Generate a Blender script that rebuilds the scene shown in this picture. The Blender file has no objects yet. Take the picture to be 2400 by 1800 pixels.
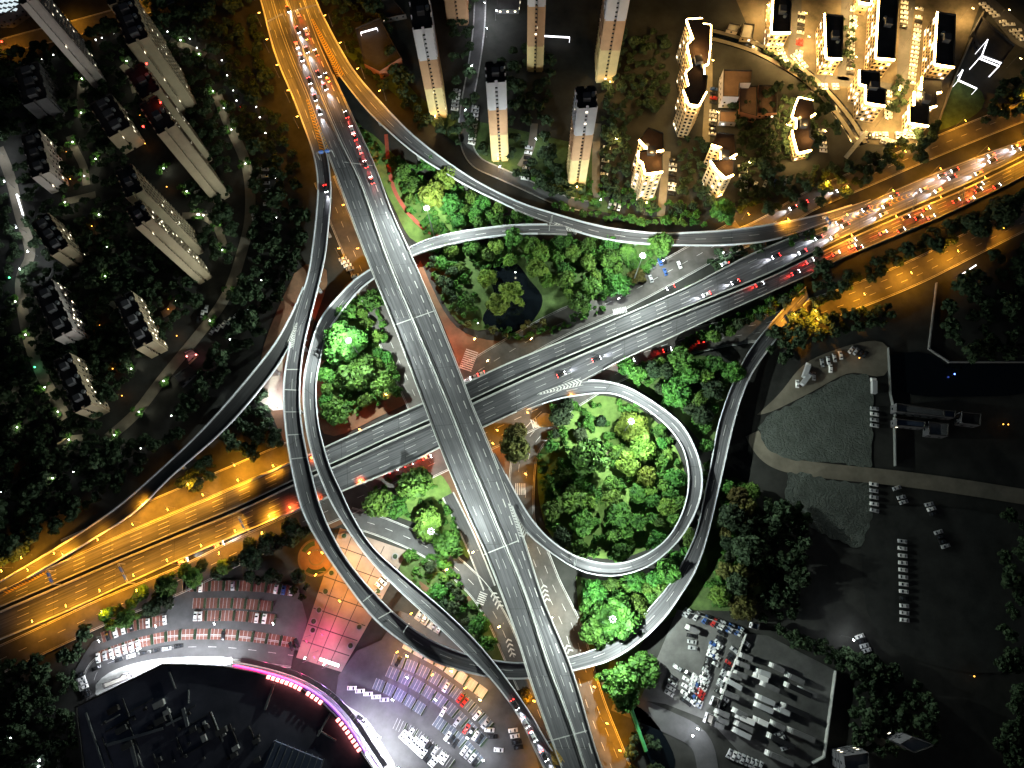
import bpy, math, random
import numpy as np
from mathutils import Vector, Matrix
R = random.Random(7)
sc = bpy.context.scene
col = sc.collection
# ------------------------------------------------------------ camera geometry
H = 370.0; FPX = 1664.0; TH = math.radians(15.15); RO = math.radians(-3.18)
dv = Vector((0, math.sin(TH), -math.cos(TH)))
u0 = Vector((0, math.cos(TH), math.sin(TH))); r0 = Vector((1, 0, 0))
rv = r0 * math.cos(RO) + u0 * math.sin(RO)
uv_ = -r0 * math.sin(RO) + u0 * math.cos(RO)
def P(px, py, z=0.0):
    "world point at height z seen at photo pixel (2400x1800)"
    ray = dv * FPX + rv * (px - 1200) - uv_ * (py - 900)
    t = (z - H) / ray.z
    return Vector((ray.x * t, ray.y * t, z))
OFF = {1: (0, 0), 2: (800, 0), 3: (1600, 0), 4: (0, 600), 5: (800, 600), 6: (1600, 600), 7: (0, 1200), 8: (800, 1200), 9: (1600, 1200)}
S = 800 / 2212
def q(r, *xy):
    ox, oy = OFF[r]
    p = [(ox + xy[i] * S, oy + xy[i + 1] * S) for i in range(0, len(xy), 2)]
    return p if len(p) > 1 else p[0]
def height(top, base):
    t = P(top[0], top[1], 0); b = P(base[0], base[1], 0)
    return H - H * b.xy.length / t.xy.length

cam = bpy.data.cameras.new('camera'); co = bpy.data.objects.new('camera', cam); col.objects.link(co)
cam.sensor_width = 36; cam.lens = 36 * FPX / 2400; cam.clip_end = 5000; cam.clip_start = 1
m = Matrix((rv, uv_, -dv)).transposed().to_4x4(); m.translation = Vector((0, 0, H)); co.matrix_world = m
sc.camera = co

# ------------------------------------------------------------ materials
MATS = {}
def nmat(name, base, rough=0.8, var=0.25, scale=0.3, spec=0.3, base2=None, uvstreak=False, bump=0.0, emit=None, estr=0, objvar=0, metal=0, detail=6, scale2=None):
    mt = bpy.data.materials.new(name); mt.use_nodes = True; nt = mt.node_tree; N = nt.nodes; Lk = nt.links
    b = N['Principled BSDF']; b.inputs['Roughness'].default_value = rough; b.inputs['Metallic'].default_value = metal
    b.inputs['Specular IOR Level'].default_value = spec
    c = (*base, 1); MATS[name] = mt
    if emit:
        b.inputs['Base Color'].default_value = c
        b.inputs['Emission Color'].default_value = (*emit, 1); b.inputs['Emission Strength'].default_value = estr
        return mt
    if var == 0 and not base2:
        b.inputs['Base Color'].default_value = c; return mt
    tc = N.new('ShaderNodeTexCoord'); mp = N.new('ShaderNodeMapping'); nz = N.new('ShaderNodeTexNoise')
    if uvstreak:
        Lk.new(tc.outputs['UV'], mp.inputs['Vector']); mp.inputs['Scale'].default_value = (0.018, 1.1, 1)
    else:
        g = N.new('ShaderNodeNewGeometry'); Lk.new(g.outputs['Position'], mp.inputs['Vector'])
    Lk.new(mp.outputs['Vector'], nz.inputs['Vector'])
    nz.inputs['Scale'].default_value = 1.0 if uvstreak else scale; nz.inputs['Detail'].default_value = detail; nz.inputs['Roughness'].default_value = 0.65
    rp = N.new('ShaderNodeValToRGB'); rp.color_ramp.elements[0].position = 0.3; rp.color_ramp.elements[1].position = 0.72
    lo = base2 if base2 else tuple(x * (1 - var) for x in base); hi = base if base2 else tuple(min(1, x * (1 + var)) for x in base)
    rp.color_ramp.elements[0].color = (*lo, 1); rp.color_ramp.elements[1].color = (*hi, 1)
    Lk.new(nz.outputs['Fac'], rp.inputs['Fac']); out = rp.outputs['Color']
    if uvstreak or scale2:
        g2 = N.new('ShaderNodeNewGeometry'); n2 = N.new('ShaderNodeTexNoise'); n2.inputs['Scale'].default_value = scale2 or 0.05; n2.inputs['Detail'].default_value = 5
        Lk.new(g2.outputs['Position'], n2.inputs['Vector'])
        mr = N.new('ShaderNodeMapRange'); mr.inputs['From Min'].default_value = 0.3; mr.inputs['From Max'].default_value = 0.7
        mr.inputs['To Min'].default_value = 0.7; mr.inputs['To Max'].default_value = 1.25; Lk.new(n2.outputs['Fac'], mr.inputs['Value'])
        mx = N.new('ShaderNodeMix'); mx.data_type = 'RGBA'; mx.blend_type = 'MULTIPLY'; mx.inputs['Factor'].default_value = 1
        Lk.new(out, mx.inputs['A']); Lk.new(mr.outputs['Result'], mx.inputs['B']); out = mx.outputs['Result']
    if objvar:
        oi = N.new('ShaderNodeObjectInfo'); hs = N.new('ShaderNodeHueSaturation')
        a = N.new('ShaderNodeMapRange'); a.inputs['To Min'].default_value = 1 - objvar; a.inputs['To Max'].default_value = 1 + objvar; Lk.new(oi.outputs['Random'], a.inputs['Value']); Lk.new(a.outputs['Result'], hs.inputs['Value'])
        mm = N.new('ShaderNodeMath'); mm.operation = 'MULTIPLY'; mm.inputs[1].default_value = 7.13; Lk.new(oi.outputs['Random'], mm.inputs[0])
        fr = N.new('ShaderNodeMath'); fr.operation = 'FRACT'; Lk.new(mm.outputs[0], fr.inputs[0])
        a2 = N.new('ShaderNodeMapRange'); a2.inputs['To Min'].default_value = 0.455; a2.inputs['To Max'].default_value = 0.515; Lk.new(fr.outputs[0], a2.inputs['Value']); Lk.new(a2.outputs['Result'], hs.inputs['Hue'])
        Lk.new(out, hs.inputs['Color']); out = hs.outputs['Color']
    Lk.new(out, b.inputs['Base Color'])
    if bump:
        bp = N.new('ShaderNodeBump'); bp.inputs['Strength'].default_value = 1; bp.inputs['Distance'].default_value = bump
        Lk.new(nz.outputs['Fac'], bp.inputs['Height']); Lk.new(bp.outputs['Normal'], b.inputs['Normal'])
    return mt
nmat('asphalt', (0.145, 0.146, 0.158), 0.7, base2=(0.03, 0.03, 0.035), uvstreak=True)  # lengthwise tyre wear, its contrast raised to suggest light trails
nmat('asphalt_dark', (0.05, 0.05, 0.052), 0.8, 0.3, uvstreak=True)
nmat('street', (0.085, 0.08, 0.075), 0.8, 0.3, 0.15, scale2=0.03)
nmat('lot', (0.075, 0.075, 0.078), 0.8, 0.22, 0.2, scale2=0.04)
nmat('yard', (0.12, 0.12, 0.118), 0.85, 0.25, 0.12, scale2=0.03)
nmat('concrete', (0.42, 0.43, 0.42), 0.8, 0.2, 0.5)
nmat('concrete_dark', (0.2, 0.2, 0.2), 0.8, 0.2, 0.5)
nmat('white_paint', (0.66, 0.66, 0.64), 0.6, base2=(0.32, 0.32, 0.32), scale=0.5)
nmat('yellow_paint', (0.6, 0.4, 0.08), 0.6, base2=(0.25, 0.16, 0.05), scale=0.5)
nmat('soil', (0.032, 0.033, 0.03), 0.95, 0.4, 0.08, scale2=0.01)
nmat('dark_soil', (0.03, 0.032, 0.03), 0.95, 0.4, 0.1)
nmat('grass', (0.06, 0.10, 0.03), 0.95, 0.4, 0.25, scale2=0.03)
nmat('grass_bright', (0.10, 0.17, 0.04), 0.95, 0.3, 0.25, scale2=0.04)
nmat('brown_ground', (0.15, 0.085, 0.05), 0.95, 0.3, 0.15, scale2=0.03)
nmat('pale_ground', (0.17, 0.14, 0.10), 0.95, base2=(0.05, 0.045, 0.03), scale=0.09)
nmat('sand', (0.2, 0.18, 0.14), 0.95, 0.3, 0.1)
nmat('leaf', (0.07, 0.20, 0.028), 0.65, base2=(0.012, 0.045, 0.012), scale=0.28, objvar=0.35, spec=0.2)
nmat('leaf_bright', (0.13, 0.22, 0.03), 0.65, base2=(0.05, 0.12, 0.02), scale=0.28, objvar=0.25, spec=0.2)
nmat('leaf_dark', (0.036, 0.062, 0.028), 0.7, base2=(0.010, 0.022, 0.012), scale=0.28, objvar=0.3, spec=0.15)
nmat('leaf_olive', (0.12, 0.12, 0.03), 0.7, base2=(0.05, 0.06, 0.02), scale=0.28, objvar=0.3, spec=0.15)
nmat('bark', (0.10, 0.075, 0.05), 0.9, 0.3, 1.0)
nmat('water', (0.004, 0.006, 0.008), 0.12, 0, spec=0.5)
nmat('wall_grey', (0.46, 0.41, 0.39), 0.85, 0.1, 0.2)
nmat('wall_olive', (0.34, 0.28, 0.19), 0.85, 0.12, 0.2)
nmat('wall_white', (0.62, 0.60, 0.66), 0.85, 0.08, 0.2)
nmat('wall_tan', (0.50, 0.30, 0.18), 0.85, 0.12, 0.2)
nmat('wall_cream', (0.66, 0.52, 0.27), 0.85, 0.1, 0.2)
nmat('wall_warm', (0.55, 0.43, 0.27), 0.85, 0.15, 0.3)
nmat('wall_red', (0.30, 0.13, 0.08), 0.9, 0.2, 0.3)
nmat('wall_dark', (0.10, 0.10, 0.11), 0.9, 0.2, 0.3)
nmat('roof_dark', (0.045, 0.042, 0.042), 0.9, 0.35, 0.15)
nmat('roof_brown', (0.16, 0.10, 0.07), 0.9, 0.2, 0.2)
nmat('roof_blue', (0.10, 0.13, 0.2), 0.7, 0.2, 0.2)
nmat('roof_pale', (0.38, 0.36, 0.33), 0.9, 0.2, 0.2)
nmat('roof_mall', (0.12, 0.125, 0.165), 0.8, 0.35, 0.06, scale2=0.02)
nmat('metal', (0.38, 0.4, 0.4), 0.45, 0.1, 1, metal=0.6)
nmat('metal_dark', (0.12, 0.12, 0.12), 0.5, 0.1, 1, metal=0.4)
nmat('green_metal', (0.06, 0.35, 0.12), 0.5, 0.1, 1)
nmat('blue_panel', (0.05, 0.12, 0.4), 0.5, 0.1, 1)
nmat('glass', (0.02, 0.024, 0.03), 0.15, 0, spec=0.6)
nmat('tyre', (0.015, 0.015, 0.015), 0.9, 0)
nmat('brick_bay', (0.17, 0.07, 0.055), 0.9, 0.25, 0.8)
nmat('blue_bay', (0.10, 0.12, 0.15), 0.9, 0.25, 0.8)
nmat('tile_plaza', (0.24, 0.19, 0.16), 0.8, 0.2, 0.12, scale2=0.05)
nmat('track_red', (0.35, 0.09, 0.06), 0.9, 0.2, 0.5)
nmat('court', (0.45, 0.40, 0.34), 0.9, 0.1, 0.5)
nmat('car_white', (0.78, 0.78, 0.78), 0.3, 0, spec=0.5); nmat('car_black', (0.02, 0.02, 0.022), 0.25, 0, spec=0.5)
nmat('car_silver', (0.42, 0.43, 0.45), 0.3, 0, spec=0.5); nmat('car_red', (0.45, 0.03, 0.025), 0.3, 0, spec=0.5)
nmat('car_blue', (0.04, 0.1, 0.3), 0.3, 0, spec=0.5); nmat('car_orange', (0.7, 0.25, 0.03), 0.35, 0); nmat('car_green', (0.03, 0.35, 0.12), 0.35, 0)
def emat(n, c, s): nmat(n, (0.3, 0.3, 0.3), emit=c, estr=s)
emat('e_orange', (1, 0.45, 0.06), 25); emat('e_white', (0.9, 0.97, 1), 25); emat('e_mast', (0.85, 1, 0.9), 9)
emat('e_warm', (1, 0.62, 0.2), 48); emat('e_bar', (0.95, 0.95, 1), 3.0); emat('e_pane', (0.8, 0.95, 1), .9); nmat('rail_white', (0.44, 0.46, 0.50), 0.6, 0.12, 0.6); nmat('dull_grey', (0.14, 0.14, 0.145), 0.5, 0.2, 0.5); emat('e_win', (1, 0.9, 0.66), 3.6); emat('e_win_cool', (0.85, 0.93, 1), 2.5)
emat('e_garden', (0.95, 1, 0.95), 14); emat('e_amber', (1, 0.42, 0.05), 5)
emat('e_pink', (1, 0.02, 0.2), 4); emat('e_red', (1, 0.02, 0.02), 14); emat('e_redwhite', (1, 0.22, 0.2), 7); emat('e_violet', (0.5, 0.08, 1), .8)
emat('e_head', (0.92, 0.95, 1), 30); emat('e_tail', (1, 0.02, 0.015), 22); emat('e_strip', (0.92, 0.96, 1), 9); emat('e_blue', (0.1, 0.2, 1), 8); emat('e_greenled', (0.1, 1, 0.4), 4)

# ------------------------------------------------------------ mesh builder
class MB:
    def __init__(s): s.v = []; s.f = []; s.uv = []; s.mi = []
    def quad(s, a, b, c, d, uv=None, mi=0):
        n = len(s.v); s.v += [tuple(a), tuple(b), tuple(c), tuple(d)]; s.f.append((n, n + 1, n + 2, n + 3)); s.mi.append(mi)
        s.uv += list(uv) if uv else [(0, 0)] * 4
    def poly(s, pts, mi=0):
        n = len(s.v); s.v += [tuple(p) for p in pts]; s.f.append(tuple(range(n, n + len(pts)))); s.mi.append(mi); s.uv += [(p[0], p[1]) for p in pts]
    def prism(s, pts, z0, z1, mi=0, mtop=None, bottom=True):
        k = len(pts); a = sum(pts[i][0] * pts[(i + 1) % k][1] - pts[(i + 1) % k][0] * pts[i][1] for i in range(k))
        if a < 0: pts = pts[::-1]
        s.poly([(p[0], p[1], z1) for p in pts], mi if mtop is None else mtop)
        if bottom: s.poly([(p[0], p[1], z0) for p in pts[::-1]], mi)
        for i in range(k):
            p, r = pts[i], pts[(i + 1) % k]
            s.quad((p[0], p[1], z0), (r[0], r[1], z0), (r[0], r[1], z1), (p[0], p[1], z1), mi=mi)
    def box(s, c, sx, sy, sz, ang=0, mi=0):
        "c = centre of the base"
        ca, sa = math.cos(ang), math.sin(ang)
        pts = [(c[0] + x * ca - y * sa, c[1] + x * sa + y * ca) for x, y in ((-sx / 2, -sy / 2), (sx / 2, -sy / 2), (sx / 2, sy / 2), (-sx / 2, sy / 2))]
        s.prism(pts, c[2], c[2] + sz, mi)
    def tube(s, p0, p1, r0, r1=None, n=6, mi=0):
        p0 = Vector(p0); p1 = Vector(p1); r1 = r0 if r1 is None else r1; d = (p1 - p0).normalized()
        a = d.cross(Vector((0, 0, 1)) if abs(d.z) < 0.9 else Vector((1, 0, 0))).normalized(); b = d.cross(a)
        A = [p0 + (a * math.cos(t) + b * math.sin(t)) * r0 for t in [2 * math.pi * i / n for i in range(n)]]
        B = [p1 + (a * math.cos(t) + b * math.sin(t)) * r1 for t in [2 * math.pi * i / n for i in range(n)]]
        for i in range(n): s.quad(A[i], B[i], B[(i + 1) % n], A[(i + 1) % n], mi=mi)
        s.poly(B[::-1], mi); s.poly(A, mi)
    def mesh(s, name, mats, org=(0, 0, 0)):
        me = bpy.data.meshes.new(name); o = Vector(org)
        me.from_pydata([(v[0] - o.x, v[1] - o.y, v[2] - o.z) for v in s.v], [], s.f)
        for mt in ([mats] if isinstance(mats, str) else mats): me.materials.append(MATS[mt])
        if any(s.mi): me.polygons.foreach_set('material_index', s.mi)
        ul = me.uv_layers.new(name='UVMap'); idx = np.zeros(len(me.loops), dtype=np.int32); me.loops.foreach_get('vertex_index', idx)
        ul.data.foreach_set('uv', np.array(s.uv, dtype=np.float32)[idx].ravel()); me.update(); return me
    def build(s, name, mats, parent=None, org=(0, 0, 0)):
        return link(name, s.mesh(name, mats, org), parent)
def link(name, data, parent=None, loc=None, rot=None):
    o = bpy.data.objects.new(name, data); col.objects.link(o)
    if parent: o.parent = parent
    if loc is not None: o.location = loc
    if rot is not None: o.rotation_euler = (0, 0, rot)
    return o
def tag(o, label, cat=None, group=None, kind=None):
    o['label'] = label
    if cat: o['category'] = cat
    if group: o['group'] = group
    if kind: o['kind'] = kind
    return o
def thing(name, label, cat, loc=(0, 0, 0), rot=0, group=None):
    o = bpy.data.objects.new(name, None); col.objects.link(o); o.location = loc; o.rotation_euler = (0, 0, rot); o.empty_display_size = 0.5
    return tag(o, label, cat, group)
ON = 'first second third fourth fifth sixth seventh eighth ninth tenth eleventh twelfth thirteenth fourteenth fifteenth sixteenth seventeenth eighteenth nineteenth twentieth'.split()
TN = {2: 'twenty', 3: 'thirty', 4: 'forty'}
def ordn(i):
    return ON[i] if i < 20 else (TN[(i + 1) // 10] + '-' + ON[(i + 1) % 10 - 1] if (i + 1) % 10 else {30: 'thirtieth', 40: 'fortieth'}[i + 1])

# ------------------------------------------------------------ curves
def dense(pts, k=10):
    out = []; n = len(pts)
    for i in range(n - 1):
        p0 = pts[max(i - 1, 0)]; p1 = pts[i]; p2 = pts[i + 1]; p3 = pts[min(i + 2, n - 1)]
        for j in range(k):
            t = j / k; o = []
            for c in (0, 1):
                o.append(0.5 * (2 * p1[c] + (p2[c] - p0[c]) * t + (2 * p0[c] - 5 * p1[c] + 4 * p2[c] - p3[c]) * t * t + (3 * p1[c] - p0[c] - 3 * p2[c] + p3[c]) * t ** 3))
            out.append(o)
    out.append(list(pts[-1][:2])); return np.array(out)
def resamp(a, n):
    d = np.r_[0, np.cumsum(np.hypot(*np.diff(a, axis=0).T))]; t = np.linspace(0, d[-1], n)
    return np.c_[np.interp(t, d, a[:, 0]), np.interp(t, d, a[:, 1])]
def edge(pts, n, sm=12):
    a = resamp(dense(pts), n)
    for _ in range(sm):
        b = a.copy(); b[1:-1] = (a[:-2] + 2 * a[1:-1] + a[2:]) / 4; a = b
    return resamp(a, n)
def plen(pts): a = dense(pts); return float(np.hypot(*np.diff(a, axis=0).T).sum())
def lerp_z(zs):
    xs = [a for a, _ in zs]; ys = [b for _, b in zs]
    def f(t, *_):
        t = min(max(t, xs[0]), xs[-1])
        for i in range(len(xs) - 1):
            if t <= xs[i + 1]:
                k = (t - xs[i]) / (xs[i + 1] - xs[i]); k = k * k * (3 - 2 * k); return ys[i] + (ys[i + 1] - ys[i]) * k
        return ys[-1]
    return f
def dash_strip(mb, pts, w, dash=None, gap=6, z=None):
    "pts: world Vectors; paint strip of width w, optional dashes"
    acc = 0.0; u = 0.0
    for i in range(len(pts) - 1):
        a, b = pts[i], pts[i + 1]; L = (b - a).length
        if L < 1e-4: continue
        d = (b - a) / L; nrm = Vector((-d.y, d.x, 0)).normalized() * (w / 2)
        if not dash: mb.quad(a - nrm, b - nrm, b + nrm, a + nrm); continue
        per = dash + gap; s = 0.0
        while s < L:
            ph = (acc + s) % per
            if ph < dash:
                e = min(L, s + dash - ph); mb.quad(a + d * s - nrm, a + d * e - nrm, a + d * e + nrm, a + d * s + nrm); s = e + 1e-5
            else: s += per - ph + 1e-5
        acc += L
class Road: pass
ROADS = {}
def road(key, name, label, cat, L, Rr, zf, mat='asphalt', parL=((0, 1),), parR=((0, 1),), lanes=(), solid=(0.05, 0.95), thick=1.5, piers=True, dz=0.0, paint='white_paint', dashes=(6, 9), lw=0.18, par_mat='concrete', kind='structure'):
    n = max(12, int(max(plen(L), plen(Rr)) / 7)); eL = edge(L, n); eR = edge(Rr, n)
    r = Road(); r.n = n; r.L = []; r.R = []; r.u = [0.0]
    for i in range(n):
        f = i / (n - 1); mx = (eL[i] + eR[i]) / 2; z = zf(f, mx[0], mx[1]) + dz
        r.L.append(P(eL[i][0], eL[i][1], z)); r.R.append(P(eR[i][0], eR[i][1], z))
    for i in range(n - 1): r.u.append(r.u[-1] + ((r.L[i + 1] + r.R[i + 1]) - (r.L[i] + r.R[i])).length / 2)
    mb = MB(); up = Vector((0, 0, 1))
    for i in range(n - 1):
        a, b, c, d = r.L[i], r.R[i], r.R[i + 1], r.L[i + 1]; w0 = (b - a).length; w1 = (c - d).length
        mb.quad(a, b, c, d, uv=((r.u[i], -w0 / 2), (r.u[i], w0 / 2), (r.u[i + 1], w1 / 2), (r.u[i + 1], -w1 / 2)))
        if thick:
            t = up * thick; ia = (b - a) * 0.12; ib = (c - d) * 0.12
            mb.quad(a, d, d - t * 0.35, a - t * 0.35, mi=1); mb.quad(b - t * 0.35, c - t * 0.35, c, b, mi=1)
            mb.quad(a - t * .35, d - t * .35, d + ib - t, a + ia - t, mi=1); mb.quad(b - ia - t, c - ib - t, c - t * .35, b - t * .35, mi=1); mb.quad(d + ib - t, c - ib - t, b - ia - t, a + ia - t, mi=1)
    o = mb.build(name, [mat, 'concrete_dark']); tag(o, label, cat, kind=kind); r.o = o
    for side, rng in ((0, parL), (1, parR)):
        for f0, f1 in rng:
            i0 = int(f0 * (n - 1)); i1 = int(round(f1 * (n - 1)))
            if i1 - i0 < 1: continue
            mb = MB(); A = r.L if side == 0 else r.R; B = r.R if side == 0 else r.L
            inn = [(B[i] - A[i]).normalized() for i in range(n)]
            for i in range(i0, i1):
                p0 = A[i] - inn[i] * .06; p1 = A[i + 1] - inn[i + 1] * .06; w0 = inn[i] * .5; w1 = inn[i + 1] * .5; h = up * 1.05; e = up * -0.3
                Q = [(p0 + e, p1 + e, p1 + h, p0 + h), (p0 + h, p1 + h, p1 + w1 + h, p0 + w0 + h), (p0 + w0 + h, p1 + w1 + h, p1 + w1 + up * .01, p0 + w0 + up * .01)]
                for qd in Q: mb.quad(*qd)
            mb.build('parapet', par_mat, o)
    mk = MB(); hh = up * 0.03
    for f in solid: dash_strip(mk, [r.L[i].lerp(r.R[i], f) + hh for i in range(n)], 0.22)
    for f in lanes: dash_strip(mk, [r.L[i].lerp(r.R[i], f) + hh for i in range(n)], lw, *dashes)
    if mk.v: mk.build('lane_marking', paint, o)
    if thick:
        jb = MB(); acc = 0
        for i in range(2, n - 2):
            acc += r.u[i] - r.u[i - 1]
            if acc > 31: acc = 0; dash_strip(jb, [r.L[i] + up * .02, r.R[i] + up * .02], .22)
        if jb.v: jb.build('expansion_joint', 'asphalt_dark', o)
    if piers and thick:
        acc = 12
        for i in range(1, n - 1):
            acc += r.u[i] - r.u[i - 1]
            a, b = r.L[i], r.R[i]
            if acc > 34 and a.z > 4.5:
                acc = 0; c = (a + b) / 2; w = (b - a).length; d = (b - a).normalized(); ang = math.atan2(d.y, d.x); pm = MB()
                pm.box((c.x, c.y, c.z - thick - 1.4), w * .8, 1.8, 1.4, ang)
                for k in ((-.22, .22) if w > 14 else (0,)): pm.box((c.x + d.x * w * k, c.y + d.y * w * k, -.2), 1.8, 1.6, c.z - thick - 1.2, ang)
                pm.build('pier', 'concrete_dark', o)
    ROADS[key] = r; return r
def patch(name, label, pts, z, mat, kind='structure', cat='ground', z0=None):
    mb = MB(); w = [P(p[0], p[1], z) for p in pts]
    a = sum(w[i].x * w[(i + 1) % len(w)].y - w[(i + 1) % len(w)].x * w[i].y for i in range(len(w)))
    if a < 0: w = w[::-1]
    mb.poly(w)
    o = mb.build(name, mat); return tag(o, label, cat, kind=kind)
def spatch(name, label, pts, z, mat, kind='structure', cat='ground'):
    if name == 'dirt_field' and mat == 'furrow':
        pts = [(a + R.uniform(-3.5, 3.5), b + R.uniform(-3.5, 3.5)) for a, b in resamp(np.array([tuple(p) for p in pts] + [tuple(pts[0])], float), 70)[:-1]]
    return patch(name, label, [tuple(p) for p in edge(list(pts) + [pts[0]], max(16, len(pts) * 4), 2)[:-1]], z, mat, kind, cat)
def street(name, label, pts, w, z=0.06, mat='street', marks=None, cat='street', edges=True, paint='white_paint'):
    n = max(8, int(plen(pts) / 8)); e = edge(pts, n, 6); c = [P(x, y, z) for x, y in e]; mb = MB(); u = 0; A = []; B = []
    for i in range(n):
        d = (c[min(i + 1, n - 1)] - c[max(i - 1, 0)]).normalized(); nn = Vector((-d.y, d.x, 0)) * w / 2; A.append(c[i] + nn); B.append(c[i] - nn)
    for i in range(n - 1):
        l = (c[i + 1] - c[i]).length; mb.quad(B[i], B[i + 1], A[i + 1], A[i], uv=((u, -w / 2), (u + l, -w / 2), (u + l, w / 2), (u, w / 2))); u += l
    o = mb.build(name, mat); tag(o, label, cat, kind='structure'); mk = MB(); h = Vector((0, 0, .025))
    if edges:
        for X, Y in ((A, B), (B, A)): dash_strip(mk, [X[i].lerp(Y[i], .04) + h for i in range(n)], .18)
    for f in (marks or ()): dash_strip(mk, [A[i].lerp(B[i], f) + h for i in range(n)], .2, 4, 6)
    if mk.v: mk.build('lane_marking', paint, o)
    if edges:
        for X, Y in ((A, B), (B, A)):
            kb = MB()
            for i in range(n - 1):
                o0 = (X[i] - Y[i]).normalized() * .35; o1 = (X[i + 1] - Y[i + 1]).normalized() * .35; t = Vector((0, 0, .13)); g = Vector((0, 0, -.06))
                kb.quad(X[i] + t, X[i] + o0 + t, X[i + 1] + o1 + t, X[i + 1] + t); kb.quad(X[i], X[i] + t, X[i + 1] + t, X[i + 1]); kb.quad(X[i] + o0 + g, X[i + 1] + o1 + g, X[i + 1] + o1 + t, X[i] + o0 + t)
            kb.build('kerb', 'concrete', o)
    return A, B, c
mt = nmat('furrow', (0.15, 0.175, 0.155), 0.95, 0.3, 0.12)
N = mt.node_tree.nodes; Lk = mt.node_tree.links; w = N.new('ShaderNodeTexWave'); w.inputs['Scale'].default_value = .085; w.inputs['Distortion'].default_value = 22; w.inputs['Detail'].default_value = 6; w.inputs['Detail Scale'].default_value = 1.3; w.inputs['Detail Roughness'].default_value = .7
gg = N.new('ShaderNodeNewGeometry'); Lk.new(gg.outputs['Position'], w.inputs['Vector']); bp = N.new('ShaderNodeBump'); bp.inputs['Distance'].default_value = 2.0; Lk.new(w.outputs['Color'], bp.inputs['Height']); Lk.new(bp.outputs['Normal'], N['Principled BSDF'].inputs['Normal'])
# ------------------------------------------------------------ ground and elevated roads
g = MB(); g.poly([(-1500, -900, -0.3), (1500, -900, -0.3), (1500, 2600, -0.3), (-1500, 2600, -0.3)])
tag(g.build('ground', 'soil'), 'dark bare earth and turf lying under the whole night scene', 'ground', kind='structure')

NSZ = 16.0
def ss(a, b, x): t = min(1, max(0, (x - a) / (b - a))); return t * t * (3 - 2 * t)
def zEW(f, px, py): return 0.5 + 8.0 * ss(330, 800, px) * (1 - ss(1500, 2050, px)) 
nsL = [(632, -20), (651, 47), (687, 145), (723, 231), (762, 345), (800, 448), (854, 595), (921, 759), (992, 947), (1030, 1048), (1093, 1200), (1142, 1308), (1209, 1489), (1234, 1573), (1263, 1659), (1301, 1761), (1320, 1812)]
nsR = [(708, -20), (745, 90), (800, 213), (847, 315), (885, 401), (919, 495), (963, 593), (1021, 727), (1078, 868), (1106, 944), (1147, 1040), (1189, 1150), (1230, 1265), (1274, 1403), (1321, 1515), (1343, 1573), (1364, 1641), (1393, 1743), (1417, 1812)]
nsz = lambda f, x, y: NSZ
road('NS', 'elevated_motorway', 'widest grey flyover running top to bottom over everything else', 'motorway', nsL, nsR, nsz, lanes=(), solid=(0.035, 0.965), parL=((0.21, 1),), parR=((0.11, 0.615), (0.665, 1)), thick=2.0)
nso = ROADS['NS'].o
med = [(664, -20), (705, 101), (750, 220), (800, 336), (847, 434), (905, 600), (972, 759), (1050, 947), (1090, 1048), (1153, 1200), (1227, 1381), (1281, 1547), (1335, 1692), (1374, 1812)]
def along(px, z, n=None):
    n = n or max(8, int(plen(px) / 7)); return [P(x, y, z) for x, y in edge(px, n)]
mm = along(med, NSZ); b = MB()
for i in range(len(mm) - 1):
    d = (mm[i + 1] - mm[i]).normalized(); nn = Vector((-d.y, d.x, 0)); A, B = mm[i], mm[i + 1]; h = Vector((0, 0, .9)); l = Vector((0, 0, .01))
    b.quad(A + nn * .4 + l, B + nn * .4 + l, B + nn * .25 + h, A + nn * .25 + h); b.quad(A + nn * .25 + h, B + nn * .25 + h, B - nn * .25 + h, A - nn * .25 + h); b.quad(A - nn * .25 + h, B - nn * .25 + h, B - nn * .4 + l, A - nn * .4 + l)
b.build('median_barrier', 'concrete', nso)
eLn = edge(nsL, 160); eRn = edge(nsR, 160); eM = edge(med, 160); mk = MB()
def mixl(A, B, f): return [P(*(A[i] * (1 - f) + B[i] * f), NSZ + .035) for i in range(160)]
for f in (.08, .9): dash_strip(mk, mixl(eLn, eM, f), .22)
for f in (.1, .92): dash_strip(mk, mixl(eM, eRn, f), .22)
for f in (.34, .62): dash_strip(mk, mixl(eLn, eM, f), .16, 5, 9)
dash_strip(mk, mixl(eM, eRn, .38), .16, 5, 9); dash_strip(mk, mixl(eM, eRn, .68), .42, 4.5, 4.5)
mk.build('lane_marking', 'white_paint', nso)

ewU = [(-30, 1397), (0, 1384), (108, 1334), (253, 1269), (416, 1200), (550, 1142), (690, 1080), (800, 1030), (898, 986), (995, 943), (1093, 897), (1198, 848), (1415, 759), (1600, 678), (1708, 622), (1755, 598), (1853, 557), (1943, 524), (2040, 470), (2100, 443), (2197, 402), (2300, 362), (2440, 312)]
ewM = [(-30, 1441), (0, 1428), (108, 1382), (268, 1313), (434, 1244), (564, 1190), (690, 1130), (800, 1082), (908, 1032), (1013, 986), (1115, 937), (1248, 876), (1415, 805), (1600, 729), (1800, 647), (1962, 568), (2143, 488), (2265, 436), (2440, 350)]
ewD = [(-30, 1512), (0, 1500), (145, 1439), (325, 1356), (506, 1275), (673, 1205), (800, 1153), (945, 1094), (1035, 1048), (1136, 1001), (1234, 955), (1368, 893), (1450, 848), (1600, 779), (1665, 748), (1817, 680), (1907, 640), (1980, 603), (2143, 535), (2287, 470), (2440, 392)]
def off(pts, d):  # shift a pixel polyline sideways
    e = np.array(pts, float); t = np.gradient(e, axis=0); t /= np.hypot(t[:, 0], t[:, 1])[:, None]; return [tuple(x) for x in e + np.c_[-t[:, 1], t[:, 0]] * d]
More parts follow.
